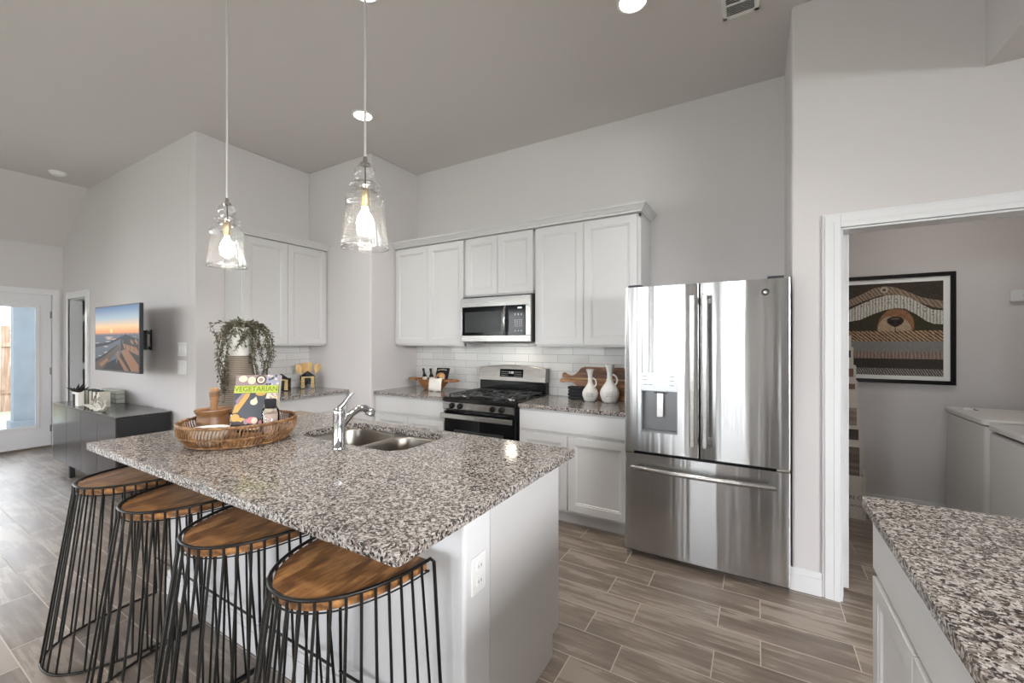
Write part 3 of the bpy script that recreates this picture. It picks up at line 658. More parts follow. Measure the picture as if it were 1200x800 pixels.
# ------------------------------------------------------------------ microwave
t = thing('microwave', 'stainless steel over-the-range microwave with black glass door', 'microwave', (-2.06, 3.39, 1.42))
mx0, mx1 = -2.438, -1.688
obj('body', B().box(mx0, mx1, 3.215, 3.575, 1.420, 1.842), M['dark'], t, bevel=.002)
obj('vent_panel', B().box(mx0, mx1, 3.188, 3.214, 1.742, 1.828), M['steel2'], t, bevel=.003)
b = B(); b.box(mx0, mx1, 3.188, 3.214, 1.420, 1.476); b.box(mx0, mx0 + .01, 3.188, 3.214, 1.476, 1.742); b.box(mx1 - .05, mx1, 3.188, 3.214, 1.476, 1.742); obj('front_frame', b, M['steel2'], t, bevel=.002)
dd = obj('door', B().box(mx0 + .011, -1.962, 3.186, 3.214, 1.478, 1.740), M['blackglass'], t, bevel=.002)
obj('window', B().box(mx0 + .045, -1.99, 3.1845, 3.186, 1.505, 1.695), M['greyglass'], dd)
obj('handle', B().tube([(-1.94, 3.178, 1.735), (-1.94, 3.160, 1.70), (-1.94, 3.155, 1.61), (-1.94, 3.160, 1.52), (-1.94, 3.178, 1.485)], .013, 10), M['steel2'], dd, smooth=60)
cp = obj('control_panel', B().box(-1.918, mx1 - .051, 3.186, 3.214, 1.478, 1.740), M['blackglass'], t, bevel=.002)
for r_, zz in enumerate((1.665, 1.655, 1.61, 1.592, 1.574, 1.556, 1.515)):
    for c_ in range(4 if 1 < r_ < 6 else 3):
        xx = -1.842 + c_ * (.022 if 1 < r_ < 6 else .032); obj('key', B().box(xx - .005, xx + .005, 3.1845, 3.186, zz - .004, zz + .004), M['button'], cp)
obj('display', B().box(-1.815, -1.775, 3.1845, 3.186, 1.712, 1.724), m_emit('microwave_display', (220, 235, 240), 1.5), cp)
obj('brand_badge', B().box(-2.115, -2.06, 3.1865, 3.188, 1.775, 1.79), M['nickel'], t)
cl = bpy.data.lights.new('microwave_task_lamp', 'AREA'); cl.shape = 'RECTANGLE'; cl.size = .1; cl.size_y = .05; cl.energy = .9; cl.color = (1, .9, .75)
co = bpy.data.objects.new('microwave_task_lamp', cl); co.location = (-1.95, 3.30, 1.416); COL.objects.link(co)

# ------------------------------------------------------------------ refrigerator
t = thing('refrigerator', 'tall stainless steel french-door refrigerator with ice dispenser and bottom freezer drawer', 'refrigerator', (-.30, 3.1, 0))
fx0, fx1, fy0 = -.765, .163, 2.790
obj('body', B().box(fx0 + .008, fx1 - .01, 2.865, 3.56, .03, 1.765), M['dark'], t, bevel=.004)
dx = -.308
def curved_front(b, x0, x1, z0, z1, y, bulge, holes=None, n=10, back=2.862):
    """door skin slightly bowed forward, rounded at both vertical edges"""
    pts = []
    for i in range(n + 1):
        u = i / n; x = x0 + (x1 - x0) * u; yy = y + bulge * (2 * u - 1) ** 2 * .0
        if i == 0: pts += [(x0, y + .012), (x0 + .003, y + .004), (x0 + .010, y)]
        elif i == n: pts += [(x1 - .010, y), (x1 - .003, y + .004), (x1, y + .012)]
        else: pts.append((x, y))
    b.prism(pts + [(x1, back), (x0, back)], z0, z1, 'z')
# left door with a recess for the dispenser: four blocks round the opening
DXa, DXb, DZa, DZb = -.655, -.432, .832, 1.218
b = B(); curved_front(b, fx0, DXa, .700, 1.778, fy0, 0, n=2); 
b = B()
b.prism([(fx0, fy0 + .012), (fx0 + .003, fy0 + .004), (fx0 + .010, fy0), (DXa, fy0), (DXa, 2.862), (fx0, 2.862)], .700, 1.778, 'z')
b.prism([(DXb, fy0), (dx - .010, fy0), (dx - .003, fy0 + .004), (dx, fy0 + .012), (dx, 2.862), (DXb, 2.862)], .700, 1.778, 'z')
b.box(DXa, DXb, fy0, 2.862, .700, DZa); b.box(DXa, DXb, fy0, 2.862, DZb, 1.778)
bmesh.ops.remove_doubles(b.bm, verts=b.bm.verts[:], dist=1e-6)
ld = obj('left_door', b, M['steel'], t, smooth=35)
b = B(); b.box(DXa, DXb, 2.85, 2.862, DZa, 1.10); b.box(DXa, DXa + .006, fy0 + .002, 2.85, DZa, 1.10); b.box(DXb - .006, DXb, fy0 + .002, 2.85, DZa, 1.10)
b.box(DXa, DXb, fy0 - .006, 2.85, DZa, DZa + .012); b.box(DXa, DXb, fy0 + .002, 2.85, 1.095, 1.10)
ds = obj('dispenser_recess', b, plain('dispenser_grey', (120, 121, 122), .35, .6), ld)
obj('dispenser_panel', B().box(DXa - .002, DXb + .002, fy0 - .003, 2.85, 1.10, DZb), plain('dispenser_panel_silver', (176, 176, 178), .3, .9), ld, bevel=.002)
for zz, xs in ((1.195, (-.632, -.465)), (1.17, (-.632, -.465)), (1.14, (-.628, -.595, -.465))):
    for xx in xs: obj('panel_mark', B().box(xx - .012, xx + .012, fy0 - .0042, fy0 - .003, zz - .0015, zz + .0015), M['dark'], ld)
b = B(); b.prism([(fy0 + .035, 1.09), (fy0 + .03, 1.085), (fy0 + .022, .93), (fy0 + .028, .925), (fy0 + .04, .93)], -.562, -.522, 'x'); obj('paddle', b, M['steel2'], ld, bevel=.002)
b = B(); b.box(-.575, -.50, fy0 + .01, 2.85, 1.085, 1.098); obj('nozzle', b, M['dark'], ld)
b = B(); b.prism([(dx + .006, fy0 + .012), (dx + .009, fy0 + .004), (dx + .016, fy0), (fx1 - .010, fy0), (fx1 - .003, fy0 + .004), (fx1, fy0 + .012), (fx1, 2.862), (dx + .006, 2.862)], .700, 1.778, 'z')
rd = obj('right_door', b, M['steel'], t, smooth=35)
b = B(); b.T = Matrix.Translation((.042, fy0, 1.703)) @ Matrix.Rotation(PI / 2, 4, 'X'); b.lathe([(.020, 0), (.020, .0015), (.0165, .0018), (.0165, .001), (.0, .001)], (0, 0), 28, caps=False); obj('round_badge', b, M['dark'], rd)
b = B(); b.T = Matrix.Translation((.042, fy0 - .0012, 1.703)) @ Matrix.Rotation(PI / 2, 4, 'X'); b.ball((0, 0, 0), .010, (1, 1, .08)); obj('badge_emblem', b, M['nickel'], rd)
b = B(); b.prism([(fx0, fy0 + .012), (fx0 + .003, fy0 + .004), (fx0 + .010, fy0), (fx1 - .010, fy0), (fx1 - .003, fy0 + .004), (fx1, fy0 + .012), (fx1, 2.862), (fx0, 2.862)], .042, .682, 'z')
fd = obj('freezer_drawer', b, M['steel'], t, smooth=35)
for nm, par, xh in (('handle', ld, dx - .034), ('handle', rd, dx + .036)):
    b = B(); b.box(xh - .014, xh + .014, fy0 - .050, fy0 - .036, .775, 1.705); b.box(xh - .011, xh + .011, fy0 - .036, fy0, .79, .83); b.box(xh - .011, xh + .011, fy0 - .036, fy0, 1.65, 1.69)
    obj(nm, b, M['steel2'], par, bevel=.005)
b = B(); N = 16; P = []
for i in range(N + 1): u = i / N; P.append((fx0 + .055 + (fx1 - fx0 - .125) * u, fy0 - .040 - .022 * (1 - (2 * u - 1) ** 2), .600))
b.tube(P, .0165, 12)
for xx in (P[0][0] + .02, P[-1][0] - .02): b.box(xx - .018, xx + .018, fy0 - .05, fy0, .586, .614)
obj('handle', b, M['steel2'], fd, smooth=50)
for xx in (fx0 + .03, fx1 - .035): obj('hinge_cover', B().box(xx - .03, xx + .03, fy0 + .01, 2.90, .684, .698), M['nickel'], t)
for xx in (fx0 + .06, fx1 - .07): obj('top_hinge', B().box(xx - .04, xx + .04, fy0 + .02, 2.95, 1.779, 1.795), M['dark'], t)
for xx in (fx0 + .07, fx1 - .07):
    for yy in (2.93, 3.5): obj('foot', B().lathe([(.02, 0), (.02, .03)], (xx, yy), 12), M['dark'], t)
obj('kick_grille', B().box(fx0 + .02, fx1 - .02, 2.885, 2.90, .005, .03), M['dark'], t)

# ------------------------------------------------------------------ wire stools
def U(a, l, n, N, y_back=0.0):
    """U outline from right back corner round the front to the left back corner"""
    out = []
    for i in range(N + 1):
        th = PI * i / N; cx, sy = math.cos(th), math.sin(th)
        out.append((a * (abs(cx) ** (2 / n)) * (1 if cx >= 0 else -1), y_back - l * (max(0, sy) ** (2 / n))))
    return out
def resample(pts, m):
    d = [0]
    for p, q in zip(pts, pts[1:]): d.append(d[-1] + math.dist(p, q))
    out = []
    for k in range(m):
        s_ = d[-1] * k / (m - 1); i = max(j for j in range(len(d)) if d[j] <= s_ + 1e-9); i = min(i, len(pts) - 2)
        u = (s_ - d[i]) / max(1e-9, d[i + 1] - d[i]); out.append(tuple(pts[i][c] + (pts[i + 1][c] - pts[i][c]) * u for c in range(len(pts[0]))))
    return out
SZ = .762
def make_stool(label, loc, rz):
    t = thing('bar_stool', label, 'stool', loc, rz, 'wire bar stools along the island', world=False)
    top = resample(U(.216, .338, 2.15, 60), 41); bot = resample(U(.258, .485, 2.45, 60, .045), 41)
    b = B(); inner = U(.206, .326, 2.15, 48, -.002); b.prism(inner, SZ - .034, SZ - .002, 'z'); obj('seat', b, M['seat'], t, bevel=.003)
    R = .0042
    loop = [(x, y, SZ) for x, y in top] + [(-.221, .012, SZ - .012)] + [(-.234, .026, SZ * .5), (-.254, .044, .03)] + [(x, y, R) for x, y in bot[::-1]] + [(.254, .044, .03), (.234, .026, SZ * .5), (.221, .012, SZ - .012)]
    obj('frame', B().tube(loop, .0056, 8, closed=True), M['wire'], t, smooth=60)
    obj('seat_shadow_line', B().tube([(x * .985, y * .985, SZ - .036) for x, y in top], .0026, 6), M['wire'], t, smooth=60)  # thin dark line standing in for the shadow under the seat edge
    w_t = resample(U(.219, .342, 2.15, 80), 25); w_b = resample(U(.258, .485, 2.45, 80, .045), 25)
    for (x, y), (u, v) in list(zip(w_t, w_b))[1:-1]:
        obj('wire_leg', B().tube([(x, y, SZ), (x, y, SZ - .03), (x + (u - x) * .06, y + (v - y) * .06, SZ - .07), (u, v, .006)], R, 6), M['wire'], t, smooth=60)
    obj('footrest', B().tube([(-.247, .033, .215), (.247, .033, .215)], .005, 8), M['wire'], t, smooth=60)
    obj('seat_brace', B().tube([(-.21, -.0, SZ - .04), (.21, 0, SZ - .04)], .004, 6), M['wire'], t)
    return t
s0 = make_stool('wire-frame bar stool with wooden seat, farthest left, beside the dark media cabinet', (-2.665, .962, 0), 0)
dup(s0, (-2.135, .962, 0), 0, 'second wire-frame bar stool from the left, orange-brown tip showing under the countertop edge')
dup(s0, (-1.602, .962, 0), 0, 'third wire-frame bar stool from the left, dark knots on its wooden seat')
dup(s0, (-1.070, .962, 0), 0, 'wire-frame bar stool nearest the camera at the outlet corner of the island')

# ------------------------------------------------------------------ pendants
ROD = plain('satin_rod', (214, 212, 208), .42, .85)
def pendant(label, x, y, zb, k=1.0):
    t = thing('pendant_lamp', label, 'pendant light', (x, y, zb), 0, 'glass pendants over the island')
    P = [(.017, .350), (.030, .343), (.040, .328), (.043, .313), (.040, .298), (.030, .286), (.026, .280), (.034, .273), (.055, .268), (.0625, .261), (.060, .254), (.045, .249), (.035, .244),
         (.045, .236), (.062, .226), (.075, .210), (.081, .193), (.080, .180), (.075, .171), (.0755, .162), (.079, .13), (.085, .08), (.091, .03), (.0955, .0)]
    pts = [(r * k, zb + z * k) for r, z in P]
    obj('glass_shade', B().lathe(pts, (x, y), 40, caps=False), M['glass'], t, smooth=80, solid=.0025)
    b = B(); b.tube([(x + .0955 * k * math.cos(a), y + .0955 * k * math.sin(a), zb) for a in [2 * PI * i / 40 for i in range(40)]], .0022, 6, closed=True); obj('shade_rim', b, m_glass('rim_glass', (.99, .99, .99), .08, False, .05), t, smooth=60)
    zt = zb + .35 * k
    obj('rod', B().tube([(x, y, zt + .02), (x, y, H - .02)], .0050, 10), ROD, t, smooth=60)
    b = B(); b.lathe([(.020, zt - .004), (.020, zt + .006), (.009, zt + .012), (.008, zt + .03), (.004, zt + .034)], (x, y), 20); obj('cap', b, M['nickel'], t, smooth=40)
    obj('canopy', B().lathe([(.062, H - .001), (.062, H - .018), (.02, H - .026), (.006, H - .03)], (x, y), 28), M['nickel'], t, smooth=40)
    obj('cord', B().tube([(x, y, zt), (x + .002, y, zt - .05), (x, y, zb + .235 * k)], .003, 6), M['dark'], t)
    obj('socket', B().lathe([(.006, zb + .240), (.016, zb + .236), (.0175, zb + .17), (.015, zb + .165)], (x, y), 20), plain('brass_socket', (190, 170, 130), .35, .7), t, smooth=40)
    obj('bulb', B().lathe([(.010, zb + .166), (.014, zb + .150), (.028, zb + .125), (.034, zb + .098), (.030, zb + .07), (.015, zb + .052), (.002, zb + .047)], (x, y), 20), M['bulb'], t, smooth=80)
    l = bpy.data.lights.new('bulb_light', 'POINT'); l.energy = 2.5; l.color = (1, .93, .84); l.shadow_soft_size = .03
    o = bpy.data.objects.new('bulb_light', l); o.location = (x, y, zb + .02); COL.objects.link(o); o.parent = t; o.matrix_parent_inverse = Matrix.Translation(-t.location)
pendant('clear glass bell pendant lamp, left, hanging before the nook wall cabinet', -2.449, 1.15, 1.82, .958)
pendant('clear glass bell pendant lamp, right, hanging before the pantry wall corner', -1.365, 1.15, 1.798, .958)

# ------------------------------------------------------------------ ceiling fittings
def can_light(label, x, y):
    t = thing('recessed_light', label, 'ceiling light', (x, y, H), 0, 'recessed ceiling lights')
    obj('trim_ring', B().lathe([(.070, H - .001), (.088, H - .001), (.088, H - .006), (.074, H - .010), (.070, H - .004)], (x, y), 32, caps=False), M['plastic'], t, smooth=40)
    obj('lens', B().lathe([(.0, H - .003), (.07, H - .003), (.07, H - .0045), (0, H - .0045)], (x, y), 32, caps=False), M['can'], t)
    l = bpy.data.lights.new('can_light', 'AREA'); l.shape = 'DISK'; l.size = .13; l.energy = CAN_W; l.spread = 1.7; l.color = (1, .975, .94)
    o = bpy.data.objects.new('can_light', l); o.location = (x, y, H - .013); COL.objects.link(o); o.parent = t; o.matrix_parent_inverse = Matrix.Translation(-t.location)
can_light('round recessed ceiling light above the refrigerator side, cut by the photo top edge', -.604, 2.37)
can_light('round recessed ceiling light showing behind the right pendant rod', -2.885, 2.405)
can_light('round recessed ceiling light above the island middle, at the top of the right pendant rod', -1.845, 1.55)
can_light('round recessed ceiling light left of the left pendant rod, just above the frame', -2.93, .855)
for x, y in ((-5.6, -1.0), (-5.6, -3.2), (-2.6, -1.6), (.2, -.8), (-.3, .9)): can_light('round recessed ceiling light added out of view to light the room', x, y)  # unseen fittings, added for the light they give
t = thing('air_vent', 'white slatted ceiling air vent at the top right before the doorway wall', 'vent', (-.085, 2.64, H))
b = B(); vx0, vx1, vy0, vy1 = -.176, .012, 2.44, 2.787
for a in (B.box,):
    b.box(vx0, vx1, vy0, vy0 + .025, H - .010, H - .001); b.box(vx0, vx1, vy1 - .025, vy1, H - .010, H - .001); b.box(vx0, vx0 + .025, vy0, vy1, H - .010, H - .001); b.box(vx1 - .025, vx1, vy0, vy1, H - .010, H - .001)
b.box(vx0, vx1, 2.665, 2.68, H - .010, H - .001); obj('frame', b, M['plastic'], t, bevel=.002)
b = B(); y = vy0 + .03
while y < vy1 - .03:
    b.prism([(y, H - .011), (y + .007, H - .002), (y + .009, H - .002), (y + .002, H - .011)], vx0 + .02, vx1 - .02, 'x'); y += .0135
obj('slats', b, M['plastic'], t); obj('backing', B().box(vx0 + .01, vx1 - .01, vy0 + .01, vy1 - .01, H - .002, H - .0008), M['dark'], t)
t = thing('smoke_detector', 'white round smoke detector on the ceiling at the far left', 'smoke detector', (-6.84, 1.46, H))
obj('base', B().lathe([(.072, H - .001), (.072, H - .012), (.060, H - .016)], (-6.84, 1.46), 28), M['plastic'], t, smooth=40)
obj('dome', B().lathe([(.056, H - .016), (.054, H - .03), (.040, H - .038), (.01, H - .040)], (-6.84, 1.46), 28), M['plastic'], t, smooth=40)

# ------------------------------------------------------------------ things on the island
TX, TY = -2.30, 1.14
t = thing('wicker_tray', 'round brown wicker basket tray on the island holding the mortar and the cookbook', 'tray', (TX, TY, .914))
def wr(z):      # wall radius of the basket at height z above the top
    return .215 + .048 * math.sin(PI * min(1, z / .105) * .62) - .004 * (z / .105)
b = B()
NC = 104
for k in range(NC):
    a = 2 * PI * k / NC; P = []
    for j in range(6):
        z = .006 + .094 * j / 5; r_ = wr(z); aa = a + .10 * (z / .1) ; P.append((TX + r_ * math.cos(aa), TY + r_ * math.sin(aa), .914 + z))
    b.tube(P, .0034, 5)
obj('woven_wall', b, M['wicker'], t, smooth=60)
for nm, z, r_ in (('rim', .104, .0085), ('waist_band', .050, .005), ('foot_ring', .008, .007)):
    b = B()
    for ph in (0, PI):
        P = [(TX + (wr(z) + r_ * .35 * math.cos(18 * a + ph)) * math.cos(a), TY + (wr(z) + r_ * .35 * math.cos(18 * a + ph)) * math.sin(a), .9155 + z + r_ * .35 * math.sin(18 * a + ph)) for a in [2 * PI * i / 150 for i in range(150)]]
        b.tube(P, r_ * .75, 6, closed=True)
    obj(nm, b, M['wicker'], t, smooth=60)
obj('base', B().lathe([(.0, .9155), (.212, .9155), (.212, .922), (0, .922)], (TX, TY), 40, caps=False), M['wicker'], t)
mx, my = -2.415, 1.068
tag(obj('mortar', B().lathe([(.045, .923), (.058, .926), (.070, .945), (.074, .975), (.072, 1.010), (.066, 1.035), (.066, 1.045), (.078, 1.060), (.080, 1.070), (.074, 1.074), (.062, 1.066), (.056, 1.03), (.056, .985), (.045, .955), (.0, .945)], (mx, my), 36, caps=False),
        M['walnut'], smooth=50, base=True), 'turned brown wooden mortar bowl in the wicker tray', 'mortar')
b = B(); b.T = Matrix.Translation((mx + .012, my - .004, .948)) @ Matrix.Rotation(.06, 4, 'Y'); b.lathe([(.012, 0), (.022, .006), (.024, .03), (.017, .07), (.0165, .17), (.021, .19), (.0225, .215), (.018, .232), (.006, .238)], (0, 0), 20)
tag(obj('pestle', b, M['walnut'], smooth=50), 'wooden pestle standing upright in the mortar', 'pestle')
tag(obj('white_dish', B().lathe([(.03, .923), (.04, .925), (.072, .975), (.082, 1.005), (.079, 1.006), (.068, .978), (.03, .932), (.0, .930)], (-2.262, .985), 30, caps=False), M['white'], smooth=60, base=True), 'white bowl seen through the front canes of the wicker tray', 'bowl')
# cookbook leaning back
ph = math.radians(40); ux = Vector((math.cos(ph), math.sin(ph), 0)); nrm = Vector((math.sin(ph), -math.cos(ph), 0)); lean = math.radians(13)
uy = (Vector((0, 0, 1)) * math.cos(lean) - nrm * math.sin(lean)); nn = ux.cross(uy)
BK = Vector((-2.318, 1.105, .965)); BW, BH = .212, .285
t = thing('cookbook', 'vegetable cookbook with a lime green title band, leaning up in the wicker tray', 'book', tuple(BK))
def obox(b, o, ux, uy, n, w, h, d0, d1):
    c = [b.v(o + ux * (w * i) + uy * (h * j) + n * k) for k in (d0, d1) for i, j in ((0, 0), (1, 0), (1, 1), (0, 1))]
    for i in ((3, 2, 1, 0), (4, 5, 6, 7), (0, 1, 5, 4), (1, 2, 6, 5), (2, 3, 7, 6), (3, 0, 4, 7)): b.f([c[k] for k in i])
    return b
b = obox(B(), BK, ux, uy, nn, BW, BH, -.026, 0); obj('cover', b, plain('cookbook_cover', (120, 108, 112), .35), t, bevel=.001)
b = obox(B(), BK + ux * .004 + uy * .003, ux, uy, nn, BW - .002, BH - .006, -.022, -.004); obj('pages', b, M['cream'], t)
P_ = lambda n_, c: plain(n_, c, .35)
ck1, ck2, ck3, ck4, ck5 = P_('print_plum', (150, 128, 132)), P_('print_slate', (66, 70, 78)), P_('print_squash', (206, 158, 78)), P_('print_cream', (222, 206, 180)), P_('print_lime', (186, 198, 78))
ck6, ck7, ck8 = P_('print_dark', (44, 32, 34)), P_('print_pink', (206, 120, 128)), P_('print_lilac', (160, 158, 178))
rnd = random.Random(3); lay = [(RECT, ck2), (rect(0, 1, .80, 1), ck1), (ell(.16, .93, .10, .06), ck4), (ell(.36, .90, .09, .07), ck4), (ell(.57, .91, .12, .085), ck6), (ell(.57, .91, .09, .065), ck4), (ell(.57, .91, .05, .035), ck1),
       (rect(.7, 1, .80, 1), ck8)]
lay += [(clampp(ell(.7 + .3 * rnd.random(), .82 + .17 * rnd.random(), .035, .02, 7)), rnd.choice([ck4, ck2, ck8])) for _ in range(16)]
lay += [([(.0, .30), (.12, .32), (.34, .60), (.36, .66), (.22, .66), (.04, .44)], ck3), ([(.10, .45), (.24, .64), (.28, .66), (.18, .66), (.04, .52)], ck1), (ell(.46, .50, .085, .055), ck4), ([(.40, .52), (.50, .60), (.54, .52)], ck4), (ell(.60, .66, .12, .05), ck3),
        ([(.66, .20), (1, .20), (1, .66), (.74, .66)], ck4)]
lay += [(clampp(ell(.72 + .28 * rnd.random(), .24 + .4 * rnd.random(), .03, .012, 6)), rnd.choice([ck3, ck7, ck1, ck8])) for _ in range(24)]
lay += [(ell(.08, .22, .10, .07), ck3), (ell(.20, .17, .12, .05), ck3), (clampp(ell(.13, .08, .14, .08)), ck6), (ell(.30, .10, .10, .07), ck6), (ell(.33, .15, .055, .05), ck1), (ell(.46, .17, .12, .06), ck7), (ell(.52, .16, .07, .06), ck4), (ell(.66, .12, .05, .05), ck7), (clampp(ell(.50, .04, .16, .05)), ck4)]
lay += [(rect(0, 1, .665, .80), ck5)]
printed('cover_picture', BK, ux, uy, BW, BH, lay, t, .00012)
text('title', 'VEGETARIAN', .037, plain('title_olive', (104, 122, 26), .5), frame4(BK + ux * (BW / 2) + uy * (BH * .732) + nn * .0092, ux, uy), t, .0004, .95)
obj('easel', obox(B(), BK + ux * .03 - uy * .012 + nn * -.03, ux, uy, nn, BW - .06, .010, -.002, .036), M['wire'], t)
b = B(); b.tube([BK + ux * .106 + uy * .2 - nn * .03, BK + ux * .106 - nn * .11 + Vector((0, 0, -.012))], .004, 6); b.tube([BK + ux * .04 + uy * -.008 - nn * .03 , BK + ux * .04 + Vector((0, 0, -.036)) - nn * .03], .004, 6); b.tube([BK + ux * .17 + uy * -.008 - nn * .03, BK + ux * .17 + Vector((0, 0, -.036)) - nn * .03], .004, 6)
obj('easel_leg', b, M['wire'], t)
jx, jy = -2.135, 1.205
t = thing('salt_jar', 'glass jar of pale pink salt with black lid, right end of the tray', 'jar', (jx, jy, .923))
obj('salt', B().lathe([(.034, .926), (.036, .935), (.036, 1.055), (.0, 1.06)], (jx, jy), 24), M['salt'], t, smooth=40)
obj('glass', B().lathe([(.038, .9235), (.039, .935), (.039, 1.070), (.030, 1.084), (.026, 1.088)], (jx, jy), 24, caps=False), m_glass('jar_glass', (.95, .95, .95), .02, False), t, smooth=50, solid=.001)
obj('lid', B().lathe([(.026, 1.082), (.027, 1.084), (.027, 1.124), (.024, 1.128)], (jx, jy), 24), M['napkin'], t, smooth=40)

# trailing plant on the ribbed planter
px, py = -2.70, 1.335
t = thing('potted_plant', 'white pot of drooping grey-green foliage on a tall ribbed cone planter behind the tray', 'potted plant', (px, py, .914))
obj('planter_base', B().lathe([(.112, .9145), (.118, .918), (.112, .975), (.108, 1.0)], (px, py), 36), M['white'], t, smooth=40)
obj('ribbed_band', B().lathe([(.110, 1.0), (.084, 1.20), (.064, 1.335)], (px, py), 36), M['ribbed'], t, smooth=40)
obj('pot', B().lathe([(.050, 1.335), (.056, 1.345), (.061, 1.50), (.062, 1.506), (.057, 1.506), (.054, 1.49), (.0, 1.488)], (px, py), 36, caps=False), M['white'], t, smooth=40)
rnd = random.Random(11)
vdir = Vector((px, py, 0)).normalized(); side = Vector((-vdir.y, vdir.x, 0)) * -1      # side = to the right as seen in the room from the stools
stb, lfb = B(), B()
specs = []
for i in range(40): 
    s_ = rnd.uniform(-1, 1); specs.append((s_ * rnd.uniform(.04, .14), rnd.uniform(-.10, .05), rnd.uniform(.015, .055), rnd.uniform(.02, .12)))
for i in range(13): specs.append((rnd.uniform(-.105, -.05), rnd.uniform(-.10, -.03), .03, rnd.uniform(.25, .52)))
for i in range(24): specs.append((rnd.uniform(.065, .17), rnd.uniform(-.10, .03), rnd.uniform(.02, .05), rnd.uniform(.15, .34)))
for i in range(5): specs.append((rnd.uniform(-.02, .03), rnd.uniform(-.09, -.07), .03, rnd.uniform(.06, .13)))
for (sx, dp, up_, drop) in specs:
    P = []; NN = 9
    for j in range(NN + 1):
        u = j / NN; r_ = min(1, u * 2.2); z = 1.495 + up_ * math.sin(PI * min(1, u * 1.6)) - drop * max(0, u - .25) ** 1.2 / (.75 ** 1.2)
        wob = .016 * math.sin(7 * u + sx * 50 + drop * 30)
        P.append(Vector((px, py, z)) + side * (sx * r_ + wob) + vdir * (dp * r_ + wob * .6))
    stb.tube(P, .0013, 4)
    L_ = sum((P[j + 1] - P[j]).length for j in range(NN)); m_ = max(6, int(L_ / .013))
    for k in range(m_):
        u = .12 + .88 * (k + rnd.random()) / m_; q = u * NN; j = min(NN - 1, int(q)); p = P[j].lerp(P[j + 1], q - j); d = (P[j + 1] - P[j]).normalized()
        a = Vector((rnd.uniform(-1, 1), rnd.uniform(-1, 1), rnd.uniform(-.5, .9))); a = (a - d * a.dot(d)).normalized(); ax = (a * .85 + d * .7).normalized()
        w_ = ax.cross(d).normalized() * rnd.uniform(.0045, .0075); l_ = rnd.uniform(.016, .032)
        v_ = [lfb.v(p), lfb.v(p + ax * l_ * .45 + w_), lfb.v(p + ax * l_), lfb.v(p + ax * l_ * .45 - w_)]; lfb.f(v_)
st_ = obj('stems', stb, M['stem'], t); obj('leaves', lfb, M['leaf'], t)

# ------------------------------------------------------------------ left nook: house-shaped canisters with wooden spoons
def canister(label, x, y, k=1.0, rot=0.0):
    t = thing('house_canister', label, 'canister', (x, y, .914), rot, 'house-shaped canisters', world=False)
    z0 = .001
    b = B(); w, d, h, e = .066 * k, .05 * k, .125 * k, .006
    for a in ((-w, w, -d, -d + e), (-w, w, d - e, d), (-w, -w + e, -d, d), (w - e, w, -d, d)): b.box(*a, z0, h)
    b.box(-w, w, -d, d, z0, .008); obj('body', b, M['black'], t, bevel=.001)
    rr = random.Random(5)
    b = B(); zz = .01
    while zz < h - .012:
        for sx in (-1, 1): b.box(sx * w * .66 - .017 * k * rr.uniform(.7, 1), sx * w * .66 + .017 * k, -d - .006, -d, zz, zz + .011)
        zz += .0138
    b.box(-w * .5, w * .5, -d - .005, -d, h - .018, h - .004); obj('stone_front', b, M['brick'], t, bevel=.002)
    obj('dark_doorway', B().box(-.021 * k, .021 * k, -d - .003, -d, .004, h * .74), M['black'], t)
    obj('gable', B().prism([(-w * 1.08, h), (w * 1.08, h), (0, h + .055 * k)], -d - .008, -d + .004, 'y'), M['black'], t)
    return t
canister('house-shaped black and cream canister full of wooden spoons in the left nook', -4.19, 2.765, 1.08, .95)
canister('house-shaped canister half hidden behind the cookbook in the left nook', -4.21, 2.50, 1.0, .80)
for i, (dy, dx_, tilt, tl, lab) in enumerate(((-.035, .0, -.36, .0, 'leftmost pale wooden spoon in the house-shaped canister'), (-.014, -.01, -.10, .0, 'slotted pale wooden spatula left of centre in the house-shaped canister'),
                                    (.012, -.01, .07, .0, 'upright pale wooden spatula right of centre in the house-shaped canister'), (.034, .0, .42, .0, 'rightmost pale wooden spoon leaning right in the house-shaped canister'))):
    b = B(); b.T = Matrix.Translation((-4.19 + dx_, 2.765 + dy, .925)) @ Matrix.Rotation(-tilt * .85, 4, 'X')
    b.tube([(0, 0, .0), (0, 0, .17)], .005, 8)
    if i in (0, 3): b.ball((0, 0, .215), .054, (.25, .72, 1.0))
    else: b.prism([(-.022, .16), (.022, .16), (.031, .245), (.024, .268), (-.024, .268), (-.031, .245)], -.003, .003, 'x')
    tag(obj('wooden_spoon' if i in (0, 3) else 'wooden_spatula', b, M['pale'], smooth=50), lab, 'utensil', 'wooden utensils in the canister')

# ------------------------------------------------------------------ on the left range counter
t = thing('dough_bowl', 'long wooden dough bowl with flat handles left of the range', 'bowl', (-2.93, 3.36, .914))
BXc = -2.94; BYc = 3.36
b = B()
sec = [(.10, .055, .9145), (.125, .07, .93), (.17, .10, .98), (.205, .115, 1.028), (.198, .108, 1.028), (.160, .09, .98), (.115, .06, .935), (.0, .0, .930)]
rings = [[b.v((BXc + a * math.cos(2 * PI * i / 32), BYc + c * math.sin(2 * PI * i / 32), z)) for i in range(32)] for a, c, z in sec]
for a, c in zip(rings, rings[1:]):
    for i in range(32): b.f([a[i], a[(i + 1) % 32], c[(i + 1) % 32], c[i]])
b.f(rings[0]); obj('basin', b, M['bowlwood'], t, smooth=50)
for s_ in (-1, 1):
    b = B(); b.prism([(BXc + s_ * .19, BYc - .06), (BXc + s_ * .27, BYc - .045), (BXc + s_ * .325, BYc - .03), (BXc + s_ * .325, BYc + .03), (BXc + s_ * .27, BYc + .045), (BXc + s_ * .19, BYc + .06)], 1.008, 1.030, 'z'); obj('handle', b, M['bowlwood'], t, bevel=.004)
